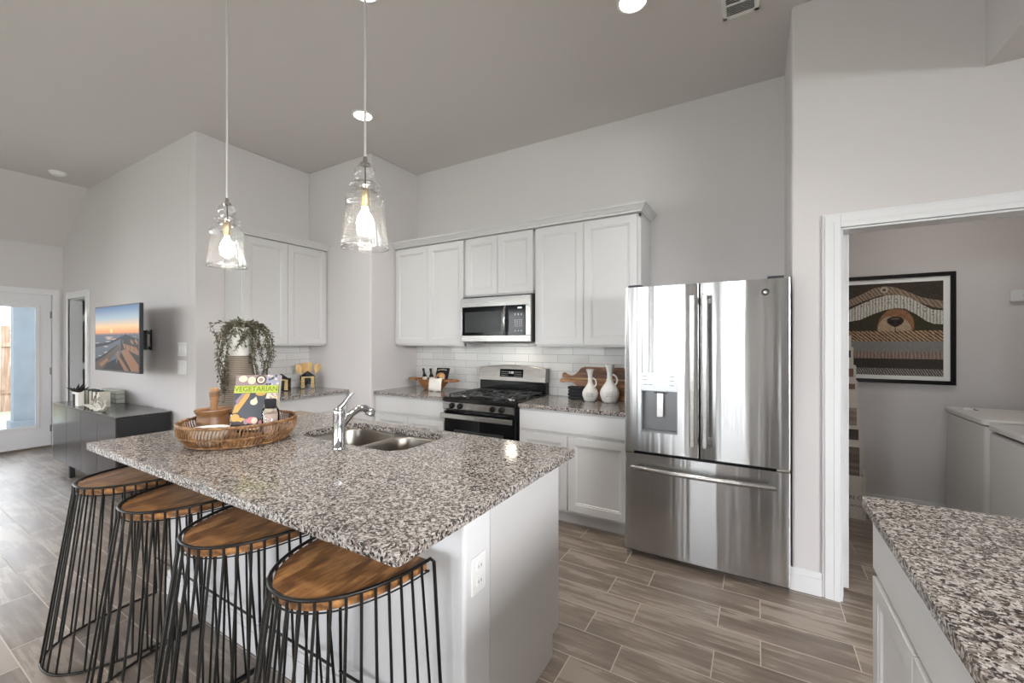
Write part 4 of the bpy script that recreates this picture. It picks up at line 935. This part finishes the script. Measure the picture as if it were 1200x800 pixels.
for x, ti, lab in ((-3.045, -.22, 'dark sauce bottle leaning left in the dough bowl'), (-2.955, -.16, 'dark sauce bottle beside the small cookbook in the dough bowl')):
    t = thing('sauce_bottle', lab, 'bottle', (x, 3.37, .945), 0, 'bottles in the dough bowl', world=False); t.rotation_euler = (0, ti, 0)
    obj('glass_body', B().lathe([(.020, .0), (.024, .004), (.024, .105), (.018, .125), (.0105, .14), (.0105, .165)], (0, 0), 18), M['black'], t, smooth=50)
    obj('label_wrap', B().lathe([(.0245, .055), (.0245, .10)], (0, 0), 18, caps=False), M['cream'], t, smooth=50)
    obj('cap', B().lathe([(.013, .162), (.013, .19), (.011, .193)], (0, 0), 14), M['napkin'], t, smooth=50)
lean = math.radians(12); ux = Vector((1, .0, 0)); ux = Vector((math.cos(.12), math.sin(.12), 0)); nr = Vector((ux.y, -ux.x, 0)); uy = Vector((0, 0, 1)) * math.cos(lean) - nr * math.sin(lean); 
uy = (uy + ux * .10).normalized(); nn = ux.cross(uy).normalized(); o_ = Vector((-2.905, 3.335, .995))
t = thing('cookbook', 'small dark cookbook standing in the dough bowl behind the white towel', 'book', tuple(o_))
obj('cover', obox(B(), o_, ux, uy, nn, .15, .155, -.016, 0), M['black'], t, bevel=.001)
printed('cover_picture', o_, ux, uy, .15, .155, [(ell(.42, .38, .40, .30), P_('print_pasta', (150, 104, 62))), (ell(.52, .40, .22, .20), P_('print_gold', (200, 156, 98))), (ell(.25, .3, .12, .1), ck6)] + [([(.10 + .085 * i, .78 + .05 * math.sin(PI * i / 9)), (.15 + .085 * i, .80 + .05 * math.sin(PI * i / 9)), (.155 + .085 * i, .87 + .05 * math.sin(PI * i / 9)), (.115 + .085 * i, .86 + .05 * math.sin(PI * i / 9))], M['cream']) for i in range(9)], t)
b = B()      # towel hung over the front edge of the bowl
fr_ = [(3.30, 1.040), (3.262, 1.043), (3.248, 1.034), (3.240, 1.0), (3.236, .95), (3.234, .917)]
NX = 12; g_ = []
for i in range(NX + 1):
    u = i / NX; x = -2.892 + .165 * u; col = []
    for j, (y, z) in enumerate(fr_): col.append(b.v((x, y - .004 * math.sin(u * 14) * j / 5, z + .003 * math.sin(u * 9))))
    g_.append(col)
for a, c in zip(g_, g_[1:]):
    for j in range(len(fr_) - 1): b.f([a[j], a[j + 1], c[j + 1], c[j]])
tag(obj('dish_towel', b, M['linen'], smooth=60, solid=.004), 'white linen towel draped over the front of the dough bowl', 'towel')

# ------------------------------------------------------------------ on the right range counter
t = thing('cutting_board', 'long dark wooden cutting board with fish-tail handle leaning on the tile', 'cutting board', (-1.18, 3.53, .914))
def board(b, pts, y0, th, lean):
    A = [b.v((x, y0 + (z - .914) * lean, z)) for x, z in pts]; Z = [b.v((x, y0 + th + (z - .914) * lean, z)) for x, z in pts]
    b.f(A); b.f(Z[::-1])
    for i in range(len(pts)): b.f([A[i], A[(i + 1) % len(pts)], Z[(i + 1) % len(pts)], Z[i]])
top = [(-1.552, 1.118), (-1.545, 1.132), (-1.53, 1.135), (-1.50, 1.118), (-1.465, 1.108), (-1.43, 1.118), (-1.40, 1.145), (-1.375, 1.178), (-1.34, 1.192), (-.80, 1.192), (-.80, 1.096)]
obj('upper_half', board(B(), top + [(-1.53, 1.098), (-1.556, 1.104)], 3.515, .020, .2) or None, M['acacia'], t) if False else None
b = B(); board(b, [(-1.553, 1.118), (-1.545, 1.132), (-1.53, 1.135), (-1.50, 1.118), (-1.465, 1.108), (-1.43, 1.118), (-1.40, 1.145), (-1.375, 1.178), (-1.34, 1.192), (-.80, 1.192), (-.80, 1.092), (-1.55, 1.092)], 3.513, .020, .2); obj('upper_board', b, M['acacia'], t, bevel=.002)
b = B(); board(b, [(-1.55, 1.090), (-.80, 1.090), (-.80, 1.083), (-1.50, 1.083)], 3.5125, .020, .2); obj('inlay_strip', b, M['pale'], t)
b = B(); board(b, [(-1.56, 1.081), (-1.572, 1.062), (-1.565, 1.046), (-1.54, 1.043), (-1.50, 1.055), (-1.45, 1.050), (-1.40, 1.02), (-1.37, .98), (-1.33, .9155), (-.80, .9155), (-.80, 1.081)], 3.513, .020, .2); obj('lower_board', b, m_wood('warm_board_wood', (104, 66, 40), (146, 98, 62), (182, 132, 90), (6, 40, 40)), t, bevel=.002)
for i in range(4):
    z = .9155 + i * .029; b = B(); rr = random.Random(i); pr_ = rrect(-1.435 + .006 * rr.random(), -1.285 + .006 * rr.random(), 3.395, 3.475, .012, 4); b.prism(pr_, z, z + .026, 'z')
    tag(obj('folded_napkin', b, M['napkin'], bevel=.009, base=True), ['lowest folded charcoal napkin of the stack behind the small jug', 'folded charcoal napkin second from the bottom of the stack', 'folded charcoal napkin third from the bottom of the stack', 'top folded charcoal napkin of the stack beside the cutting board'][i], 'napkin', 'folded napkins by the cutting board')
def jug(label, x, y, k, kw):
    t = thing('handled_jug', label, 'vase', (x, y, .914), 0, 'white jugs by the cutting board')
    P = [(.040, .001), (.052, .010), (.066, .050), (.068, .070), (.060, .095), (.040, .125), (.024, .150), (.019, .175), (.018, .205), (.022, .235), (.032, .262), (.036, .272), (.031, .271), (.016, .235), (.013, .17)]
    obj('body', B().lathe([(r * kw, .914 + z * k) for r, z in P], (x, y), 32, caps=True), M['white'], t, smooth=60)
    pts = []
    for i in range(11): a = PI * i / 10; pts.append((x + kw * .020 + .034 * kw * math.sin(a), y, .914 + k * (.165 + .034 * math.cos(a) - .012 * i / 10)))
    pts.append((x + kw * .030, y, .914 + k * .118)); obj('handle', B().tube(pts, .0065 * kw, 8), M['white'], t, smooth=60)
    rr = random.Random(int(k * 100)); b = B()
    for j, z in enumerate((.075, .062, .050)):
        xx = -.022
        while xx < .03:
            w_ = rr.uniform(.003, .008); r_ = .0675 * kw; th = (xx / r_) - PI / 2 + .25
            b.T = Matrix.Translation((x + r_ * math.cos(th), y + r_ * math.sin(th), .914 + z * k)) @ Matrix.Rotation(th + PI / 2, 4, 'Z'); b.box(-w_ / 2, w_ / 2, -.0035, .0, -.0012, .0018 + .002 * rr.random()); xx += w_ + .004
    b.T = None; obj('faded_lettering', b, plain('faded_ink', (130, 130, 132), .8), t)
jug('smaller white jug with handle and faded lettering, left of the pair by the cutting board', -1.215, 3.37, 1.0, .98)
jug('larger white jug with handle and faded lettering, right of the pair by the cutting board', -1.055, 3.395, 1.17, 1.18)

# ------------------------------------------------------------------ living side: media cabinet, television and objects
t = thing('media_cabinet', 'low dark wood media cabinet with four doors under the television', 'media cabinet', (-5.75, 1.59, 0))
obj('top', B().box(-6.665, -4.840, 1.383, 1.785, .737, .752), M['media'], t, bevel=.0015)
obj('carcass', B().box(-6.655, -4.850, 1.405, 1.782, .135, .737), M['mediaend'], t)
for i in range(4):
    xa = -6.66 + i * .4525; dr = obj('door', B().box(xa + .002, xa + .4505, 1.385, 1.404, .138, .735), M['media'], t, bevel=.0015)
for xx in (-6.17, -5.32):
    b = B(); b.box(xx - .02, xx + .02, 1.40, 1.44, .0, .135); b.box(xx - .02, xx + .02, 1.74, 1.78, .0, .135); b.box(xx - .02, xx + .02, 1.44, 1.74, .10, .135); obj('sled_leg', b, M['dark'], t)
t = thing('television', 'flat television on a wall arm showing a sunset over the sea', 'television', (-5.25, 1.6, 1.45))
TVX0, TVX1, TVZ0, TVZ1 = -5.808, -4.70, 1.132, 1.765
obj('casing', B().box(TVX0, TVX1, 1.502, 1.532, TVZ0, TVZ1), M['dark'], t, bevel=.004)
obj('rear_housing', B().box(TVX0 + .12, TVX1 - .12, 1.532, 1.573, TVZ0 + .06, TVZ1 - .15), M['dark'], t, bevel=.01)
sm = NT('television_sky'); sp_ = sm.add('ShaderNodeSeparateXYZ'); sm.link(sm.coord(loc=(0, 0, -TVZ0)), sp_.inputs[0])
mr = sm.add('ShaderNodeMath', operation='DIVIDE'); sm.link(sp_.outputs['Z'], mr.inputs[0]); mr.inputs[1].default_value = TVZ1 - TVZ0
cc = sm.ramp(mr.outputs[0], [(.54, lin((180, 116, 88))), (.60, lin((240, 158, 96))), (.68, lin((244, 200, 146))), (.80, lin((164, 182, 192))), (1.0, lin((52, 96, 150)))])
sm.p.inputs['Base Color'].default_value = (0, 0, 0, 1); sm.link(cc, sm.p.inputs['Emission Color']); sm.p.inputs['Emission Strength'].default_value = .8; sm.p.inputs['Roughness'].default_value = .5; sm.p.inputs['Specular IOR Level'].default_value = .15
E_ = lambda n_, c: m_emit('screen_' + n_, c, .72)
sea, foam, rock, rockl, plank, plankd, sun = E_('sea', (94, 100, 112)), E_('foam', (176, 180, 186)), E_('rock', (30, 34, 44)), E_('rock_light', (92, 78, 70)), E_('plank', (150, 108, 78)), E_('plank_dark', (46, 34, 32)), E_('sun', (255, 226, 150))
rnd = random.Random(2)
lay = [(RECT, sm.m), (ell(.40, .62, .03, .035), sun), (rect(0, 1, 0, .575), sea), (rect(0, 1, .555, .575), E_('horizon', (150, 120, 116)))]
for i in range(26):
    u, v = rnd.random() * .95, rnd.uniform(.2, .54); lay.append((clampp(ell(u, v, rnd.uniform(.03, .12), rnd.uniform(.004, .016), 9)), rnd.choice([foam, foam, sea, E_('glint', (200, 168, 150))])))
lay += [([(0, .40), (.35, .44), (.66, .53), (.66, .50), (.34, .40), (0, .35)], rock), ([(0, .12), (.3, .24), (.6, .40), (.62, .34), (.35, .14), (.2, .0), (0, .0)], rockl), ([(0, .15), (.25, .25), (.55, .40), (.55, .375), (.25, .21), (0, .10)], rock),
        ([(.62, .50), (1, .42), (1, 0), (.45, 0), (.62, .25)], plankd), ([(.64, .52), (.72, .56), (1, .48), (1, .40), (.64, .44)], rock), ([(.62, .30), (.75, .34), (1, .10), (1, .0), (.85, .0)], plank), ([(.66, .42), (.95, .36), (1, .30), (1, .24), (.70, .34)], plank),
        ([(.50, .26), (.55, .26), (.80, .0), (.70, .0)], plank), ([(.52, .18), (.50, .0), (.20, .0), (.30, .1)], rock), ([(.10, .08), (.30, .18), (.34, .15), (.16, .03)], plank)]
for i in range(12): u = .64 + .36 * i / 12; lay.append(([(u, .30), (u + .008, .30), (u + .008, .57), (u, .57)], rock) if i % 3 == 0 else (clampp(ell(u, .46 - .03 * rnd.random(), .02, .03, 8)), rnd.choice([rockl, rock, plank])))
printed('screen', (TVX0 + .012, 1.5015, TVZ0 + .018), (1, 0, 0), (0, 0, 1), TVX1 - TVX0 - .024, TVZ1 - TVZ0 - .03, lay, t, .00004)
t2 = thing('tv_wall_mount', 'black swivel arm bracket holding the television to the wall', 'wall mount', (-4.85, 1.7, 1.44))
obj('wall_plate', B().box(-5.44, -5.34, 1.79, 1.809, 1.33, 1.54), M['black'], t2, bevel=.003)
b = B(); 
for z in (1.355, 1.51):
    b.prism([(-5.40, 1.79), (-5.37, 1.79), (-4.93, 1.635), (-4.93, 1.60), (-4.97, 1.60)], z - .015, z + .015, 'z')
b.box(-4.965, -4.93, 1.605, 1.635, 1.37, 1.495); obj('arm', b, M['black'], t2, bevel=.004)
obj('screen_bracket', B().box(-5.25, -4.94, 1.574, 1.60, 1.34, 1.53), M['black'], t2, bevel=.003)
for i, (za, zb_, lab) in enumerate(((1.282, 1.412, 'white light switch plate, upper of the two beside the wall corner'), (1.110, 1.241, 'white light switch plate, lower of the two beside the wall corner'))):
    t = thing('light_switch', lab, 'light switch', (-4.668, YT, (za + zb_) / 2), 0, 'light switches by the wall corner')
    p_ = obj('plate', B().box(-4.752, -4.585, YT - .006, YT - .0005, za, zb_), M['plastic'], t, bevel=.002)
    for k in range(3 - i): xx = -4.723 + k * .054 + i * .025; obj('rocker', B().box(xx - .017, xx + .017, YT - .010, YT - .006, za + .032, zb_ - .032), M['plastic'], t, bevel=.002)
# objects on the media cabinet
t = thing('planter', 'small white planter with dark spiky leaves at the left end of the media cabinet', 'planter', (-6.08, 1.44, .752))
obj('vessel', B().prism(rrect(-6.17, -5.99, 1.42, 1.462, .008, 3), .753, .895, 'z'), M['white'], t, bevel=.003)
obj('dark_panel', B().box(-6.14, -6.07, 1.417, 1.42, .756, .875), M['napkin'], t)
b = B(); rr = random.Random(8)
for i in range(36):
    a = rr.uniform(0, 2 * PI); p = Vector((-6.08 + .05 * math.cos(a), 1.441 + .012 * math.sin(a), .892)); d = Vector((math.cos(a) * rr.uniform(.4, 1.2), math.sin(a) * .7, rr.uniform(.3, .7))).normalized(); l_ = rr.uniform(.08, .13); w_ = Vector((-d.y, d.x, 0)).normalized() * .012
    b.f([b.v(p), b.v(p + d * l_ * .5 + w_), b.v(p + d * l_), b.v(p + d * l_ * .5 - w_)])
obj('leaves', b, plain('dark_leaf', (40, 44, 40), .6), t)
bx = -6.215; cols = [plain('spine_cream', (214, 210, 194), .7), plain('spine_teal', (64, 84, 86), .7), plain('spine_white', (226, 224, 214), .7), plain('spine_black', (40, 44, 46), .7)]
for i in range(9):
    w_ = (.052, .022, .046, .02, .05, .024, .044, .022, .050)[i] * 1.5; h_ = (.158, .16, .155, .16, .152, .158, .15, .156, .154)[i]; cm = cols[(0, 1, 2, 3, 0, 1, 2, 3, 0)[i]]
    t = thing('book', ['leftmost thick cream book of the upright row under the television', 'narrow teal book, first dark spine of the upright row', 'white book right of the first dark spine in the upright row', 'narrow black book, second dark spine of the upright row', 'cream book in the middle of the upright row',
          'narrow teal book, third dark spine of the upright row', 'white book right of the third dark spine', 'narrow black book, rightmost dark spine of the upright row', 'cream book at the right end of the upright row beside the woven box'][i], 'book', (bx + w_ / 2, 1.55, .752), 0, 'books upright on the media cabinet')
    b = B(); b.box(bx, bx + w_, 1.505, 1.509, .753, .753 + h_); b.box(bx, bx + .003, 1.509, 1.590, .753, .753 + h_); b.box(bx + w_ - .003, bx + w_, 1.509, 1.590, .753, .753 + h_); obj('cover', b, cm, t)
    obj('pages', B().box(bx + .003, bx + w_ - .003, 1.509, 1.585, .757, .753 + h_ - .004), M['cream'], t); bx += w_ + .002
gm = NT('woven_panel'); br = gm.add('ShaderNodeTexBrick', offset=.5); br.inputs['Scale'].default_value = 1; br.inputs['Brick Width'].default_value = .085; br.inputs['Row Height'].default_value = .05; br.inputs['Mortar Size'].default_value = .003
br.inputs['Color1'].default_value = lin((168, 174, 160)); br.inputs['Color2'].default_value = lin((188, 190, 178)); br.inputs['Mortar'].default_value = lin((92, 98, 88))
s3 = gm.add('ShaderNodeSeparateXYZ'); c3 = gm.add('ShaderNodeCombineXYZ'); gm.link(gm.coord(), s3.inputs[0]); gm.link(s3.outputs['X'], c3.inputs[0]); gm.link(s3.outputs['Z'], c3.inputs[1]); gm.link(c3.outputs[0], br.inputs['Vector']); gm.link(br.outputs['Color'], gm.p.inputs['Base Color'])
t = thing('decorative_box', 'pale green patterned box against the wall just right of the row of books', 'box', (-6.14, 1.74, .752))
obj('box_body', B().box(-6.36, -5.93, 1.70, 1.772, .753, .875), gm.m, t, bevel=.003); obj('box_lid', B().box(-6.364, -5.926, 1.696, 1.776, .875, .892), gm.m, t, bevel=.003)
b = B(); rr = random.Random(4)
for i in range(26):
    p = Vector((-5.50 + rr.uniform(-.15, .15), 1.445 + rr.uniform(-.025, .02), .763)); P = [p]
    d = Vector((rr.uniform(-1, 1), rr.uniform(-.35, .35), rr.uniform(.1, .9))).normalized()
    for j in range(4): d = (d + Vector((rr.uniform(-.5, .5), rr.uniform(-.3, .3), rr.uniform(-.3, .3)))).normalized(); p = p + d * .024; p.z = max(.762, p.z); P.append(p)
    b.tube(P, .007, 6, radii=[.011, .010, .009, .008, .006])
b.ball((-5.50, 1.445, .77), .07, (2.3, .4, .24)); tag(obj('coral', b, M['coral'], smooth=80), 'knobbly white coral lying in front of the books on the media cabinet', 'coral')
b = B(); b.tube([(-5.800, 1.470, .758), (-5.740, 1.470, .80), (-5.710, 1.473, .86), (-5.650, 1.475, .91)], .006, 6); b.tube([(-5.740, 1.470, .80), (-5.830, 1.465, .775), (-5.910, 1.463, .759)], .005, 6); b.tube([(-5.710, 1.473, .86), (-5.630, 1.475, .84), (-5.590, 1.475, .87)], .004, 6)
tag(obj('twig', b, m_wood('driftwood', (120, 104, 80), (150, 134, 106), (172, 156, 128)), smooth=60), 'thin brown driftwood twig leaning against the row of books', 'branch')

# ------------------------------------------------------------------ laundry room
t = thing('framed_picture', 'black framed photo of a dog nose under a stack of knitted blankets', 'picture', (.85, 4.58, 1.52))
FX0, FX1, FZ0, FZ1 = .365, 1.345, 1.075, 1.972
b = B(); f_ = .032
for a in ((FX0, FX1, FZ0, FZ0 + f_), (FX0, FX1, FZ1 - f_, FZ1), (FX0, FX0 + f_, FZ0 + f_, FZ1 - f_), (FX1 - f_, FX1, FZ0 + f_, FZ1 - f_)): b.box(a[0], a[1], 4.570, 4.598, a[2], a[3])
obj('frame', b, M['black'], t, bevel=.001)
obj('mat_board', B().box(FX0 + f_, FX1 - f_, 4.582, 4.590, FZ0 + f_, FZ1 - f_), M['plastic'], t)
K = lambda n_, c, v=.0: plain('blanket_' + n_, c, .9, var=v, vscale=90)
def knit(name, c1, c2, sc, ang=0.0):
    q = NT('knit_' + name); w = q.add('ShaderNodeTexWave', wave_type='BANDS', bands_direction='X'); w.inputs['Scale'].default_value = sc; w.inputs['Distortion'].default_value = 3; w.inputs['Detail'].default_value = 2; w.inputs['Detail Scale'].default_value = 3
    q.link(q.coord(rot=(0, ang, 0)), w.inputs['Vector']); q.link(q.ramp(w.outputs['Fac'], [(.2, lin(c1)), (.8, lin(c2))]), q.p.inputs['Base Color']); q.p.inputs['Roughness'].default_value = .9; return q.m
k1, k2, k3, k4, k5 = knit('tan', (112, 94, 78), (150, 132, 114), 14, .6), knit('lace', (150, 146, 138), (206, 202, 192), 16), knit('braid', (84, 62, 48), (178, 150, 120), 16, .8), knit('pinkish', (120, 100, 90), (152, 132, 122), 14), knit('flecked', (60, 54, 50), (150, 144, 136), 22, .5)
PL = {'b1': [(0, .62), (.284, .82), (.393, .885), (.492, .949), (.578, .97), (.65, .956), (.743, .906), (.834, .841), (.923, .809), (1, .788), (1, .706), (.935, .725), (.834, .78), (.731, .838), (.638, .878), (.541, .867), (.431, .82), (.284, .742), (0, .56)],
 'b2': [(0, .55), (.284, .71), (.393, .778), (.492, .834), (.601, .872), (.696, .865), (.778, .826), (.857, .754), (.923, .701), (1, .689), (1, .545), (.935, .55), (.879, .584), (.812, .655), (.731, .718), (.662, .729), (.578, .707), (.492, .667), (.393, .608), (.284, .583), (0, .49)],
 'muz': [(.520, .50), (.535, .60), (.575, .68), (.64, .73), (.73, .71), (.785, .64), (.80, .55), (.79, .46), (.66, .44), (.53, .45)],
 'muzw': [(.53, .45), (.53, .55), (.575, .625), (.625, .645), (.66, .60), (.70, .62), (.75, .59), (.778, .52), (.775, .45)],
 'nose': [(.592, .60), (.625, .632), (.66, .636), (.695, .632), (.728, .60), (.715, .56), (.68, .53), (.66, .52), (.64, .53), (.605, .56)],
 'nostril': ell(.638, .565, .018, .022, 12)}
lay = [(RECT, K('dark_brown', (62, 54, 46), .3)), (rect(0, 1, .44, .70), K('olive', (58, 54, 40), .25)), (PL['b1'], k1), (ell(.577, .928, .03, .033), K('button_rim', (176, 164, 150))), (ell(.577, .928, .014, .016), K('button_hole', (84, 72, 62))), (chaikin(PL['muz']), K('fur_tan', (136, 98, 72), .3)), (chaikin(PL['muzw']), K('fur_white', (168, 146, 124), .25)),
       (chaikin(PL['nose']), K('nose', (52, 40, 38), .2)), (rect(.657, .663, .45, .53), K('mouth_line', (70, 52, 46))), (ell(.633, .574, .014, .013, 12), K('nostril', (22, 18, 18))), (ell(.687, .574, .014, .013, 12), K('nostril_far', (26, 20, 20))), (ell(.66, .612, .034, .009, 12), K('nose_shine', (104, 90, 86))), (PL['b2'], k2), (rect(0, 1, .368, .482), k3), (rect(0, 1, .255, .368), K('grey_knit', (128, 126, 124), .15)), (rect(0, 1, .18, .255), k4), (rect(0, 1, .075, .18), K('dark_knit', (60, 54, 50), .25)), (rect(0, 1, .0, .075), k5)]
for i in range(26):
    u = .30 + .68 * (i % 13) / 13; cv_ = .62 + .17 * math.sin(PI * min(1, max(0, (u - .1) / 1.0))) ; lay.append((ell(u, (cv_ if i < 13 else cv_ + .035) - .35 * max(0, u - .75), .006, .007, 6), K('lace_hole', (84, 78, 72))))
printed('print', (.43, 4.5815, 1.14), (1, 0, 0), (0, 0, 1), .845, .765, lay, t, .00006)
t = thing('coat_rack', 'white wall rack with a black hook at the right edge of the laundry wall', 'coat rack', (1.85, 4.58, 1.76))
obj('board', B().box(1.636, 2.07, 4.572, 4.598, 1.720, 1.803), M['trim'], t, bevel=.003)
for xx in (1.715, 1.95):
    b = B(); b.ball((xx, 4.568, 1.762), .016, (1, .4, 1.2)); b.tube([(xx, 4.566, 1.762), (xx, 4.54, 1.758), (xx, 4.53, 1.775)], .006, 8); obj('hook', b, M['black'], t, smooth=60)
def appliance(label, ya, yb_, zt, var):
    t = thing('laundry_machine', label, 'washing machine', (1.60, (ya + yb_) / 2, 0), 0, 'white laundry machines')
    b = B(); b.prism(rrect(1.243, 1.93, ya, yb_, .035, 5), .02, zt - .045 if not var else zt - .055, 'z'); bd = obj('cabinet', b, M['laundry'], t, smooth=40)
    b = B(); b.prism(rrect(1.232, 1.935, ya - .002, yb_ + .002, .045, 5), zt - .04, zt, 'z'); obj('top_lid', b, M['laundry'], t, bevel=.010, smooth=50)
    if var:
        obj('grip_recess', B().prism(rrect(1.262, 1.93, ya + .02, yb_ - .02, .02, 4), zt - .055, zt - .040, 'z'), M['dark'], t)
        obj('front_panel', B().box(1.232, 1.243, ya + .015, yb_ - .045, .12, zt - .060), M['laundry'], t, bevel=.004)
    else:
        b = B(); b.box(1.29, 1.34, yb_ - .18, yb_ - .10, zt + .0005, zt + .012); obj('lid_latch', b, M['plastic'], t, bevel=.004)
        obj('latch_slot', B().box(1.35, 1.365, yb_ - .19, yb_ - .06, zt + .0003, zt + .002), M['dark'], t)
    for xx in (1.30, 1.87):
        for yy in (ya + .06, yb_ - .06): obj('foot', B().lathe([(.02, 0), (.02, .02)], (xx, yy), 10), M['dark'], t)
appliance('white laundry machine in the far corner with a flat lid and raised latch', 3.785, 4.435, .926, False)
appliance('white laundry machine nearer the doorway with a grip recess under its lid', 3.08, 3.735, .912, True)
t = thing('sample_display', 'floor display rack of cream cards with brown wood samples behind the doorway edge', 'display rack', (.58, 4.36, 0))
card = plain('display_card', (206, 200, 190), .7); tops = [(4.300, .598, .728), (4.335, .735, .728), (4.37, .905, .722), (4.405, 1.10, .717), (4.44, 1.225, .712), (4.475, 1.375, .700), (4.51, 1.470, .690)]
b = B(); b.box(.456, .745, 4.262, 4.268, 0.001, .345); b.box(.738, .745, 4.268, 4.54, 0.001, .345); b.box(.725, .745, 4.255, 4.262, 0.001, .40); b.box(.456, .745, 4.532, 4.54, 0.001, .345); b.box(.456, .738, 4.268, 4.532, .001, .012); obj('front_box', b, card, t, bevel=.002)
for i, (y, zt, xr) in enumerate(tops):
    c_ = obj('card', B().prism(rrect(.46, xr, .013, zt, .012, 3), y, y + .008, 'y'), card, t)
    s1 = m_wood('sample_%d' % i, ((84, 72, 62), (40, 34, 30), (110, 96, 84), (92, 66, 46), (104, 68, 46), (44, 30, 24), (80, 60, 48))[i], ((112, 98, 86), (52, 44, 40), (140, 124, 110), (112, 84, 60), (122, 84, 58), (56, 38, 30), (100, 76, 60))[i], ((134, 120, 108), (64, 56, 50), (160, 146, 130), (130, 100, 76), (140, 100, 70), (66, 48, 40), (120, 92, 74))[i], (4, 30, 30))
    h = (.24, .085, .20, .045, .07, .06, .05)[i]; obj('wood_sample', B().box(.475, xr - .018, y - .004, y, zt - .03 - h, zt - .03), s1, c_)
tx = frame4((.615, 4.2615, .17), (1, 0, 0), (0, 0, 1)); text('card_lettering', 'HARDWARE CO.', .040, M['ink'], tx, t, .0005, .9)
tx = frame4((.612, 4.2615, .105), (1, 0, 0), (0, 0, 1)); text('card_lettering', 'FLOORING & WOOD', .026, M['ink'], tx, t, .0005, .95)
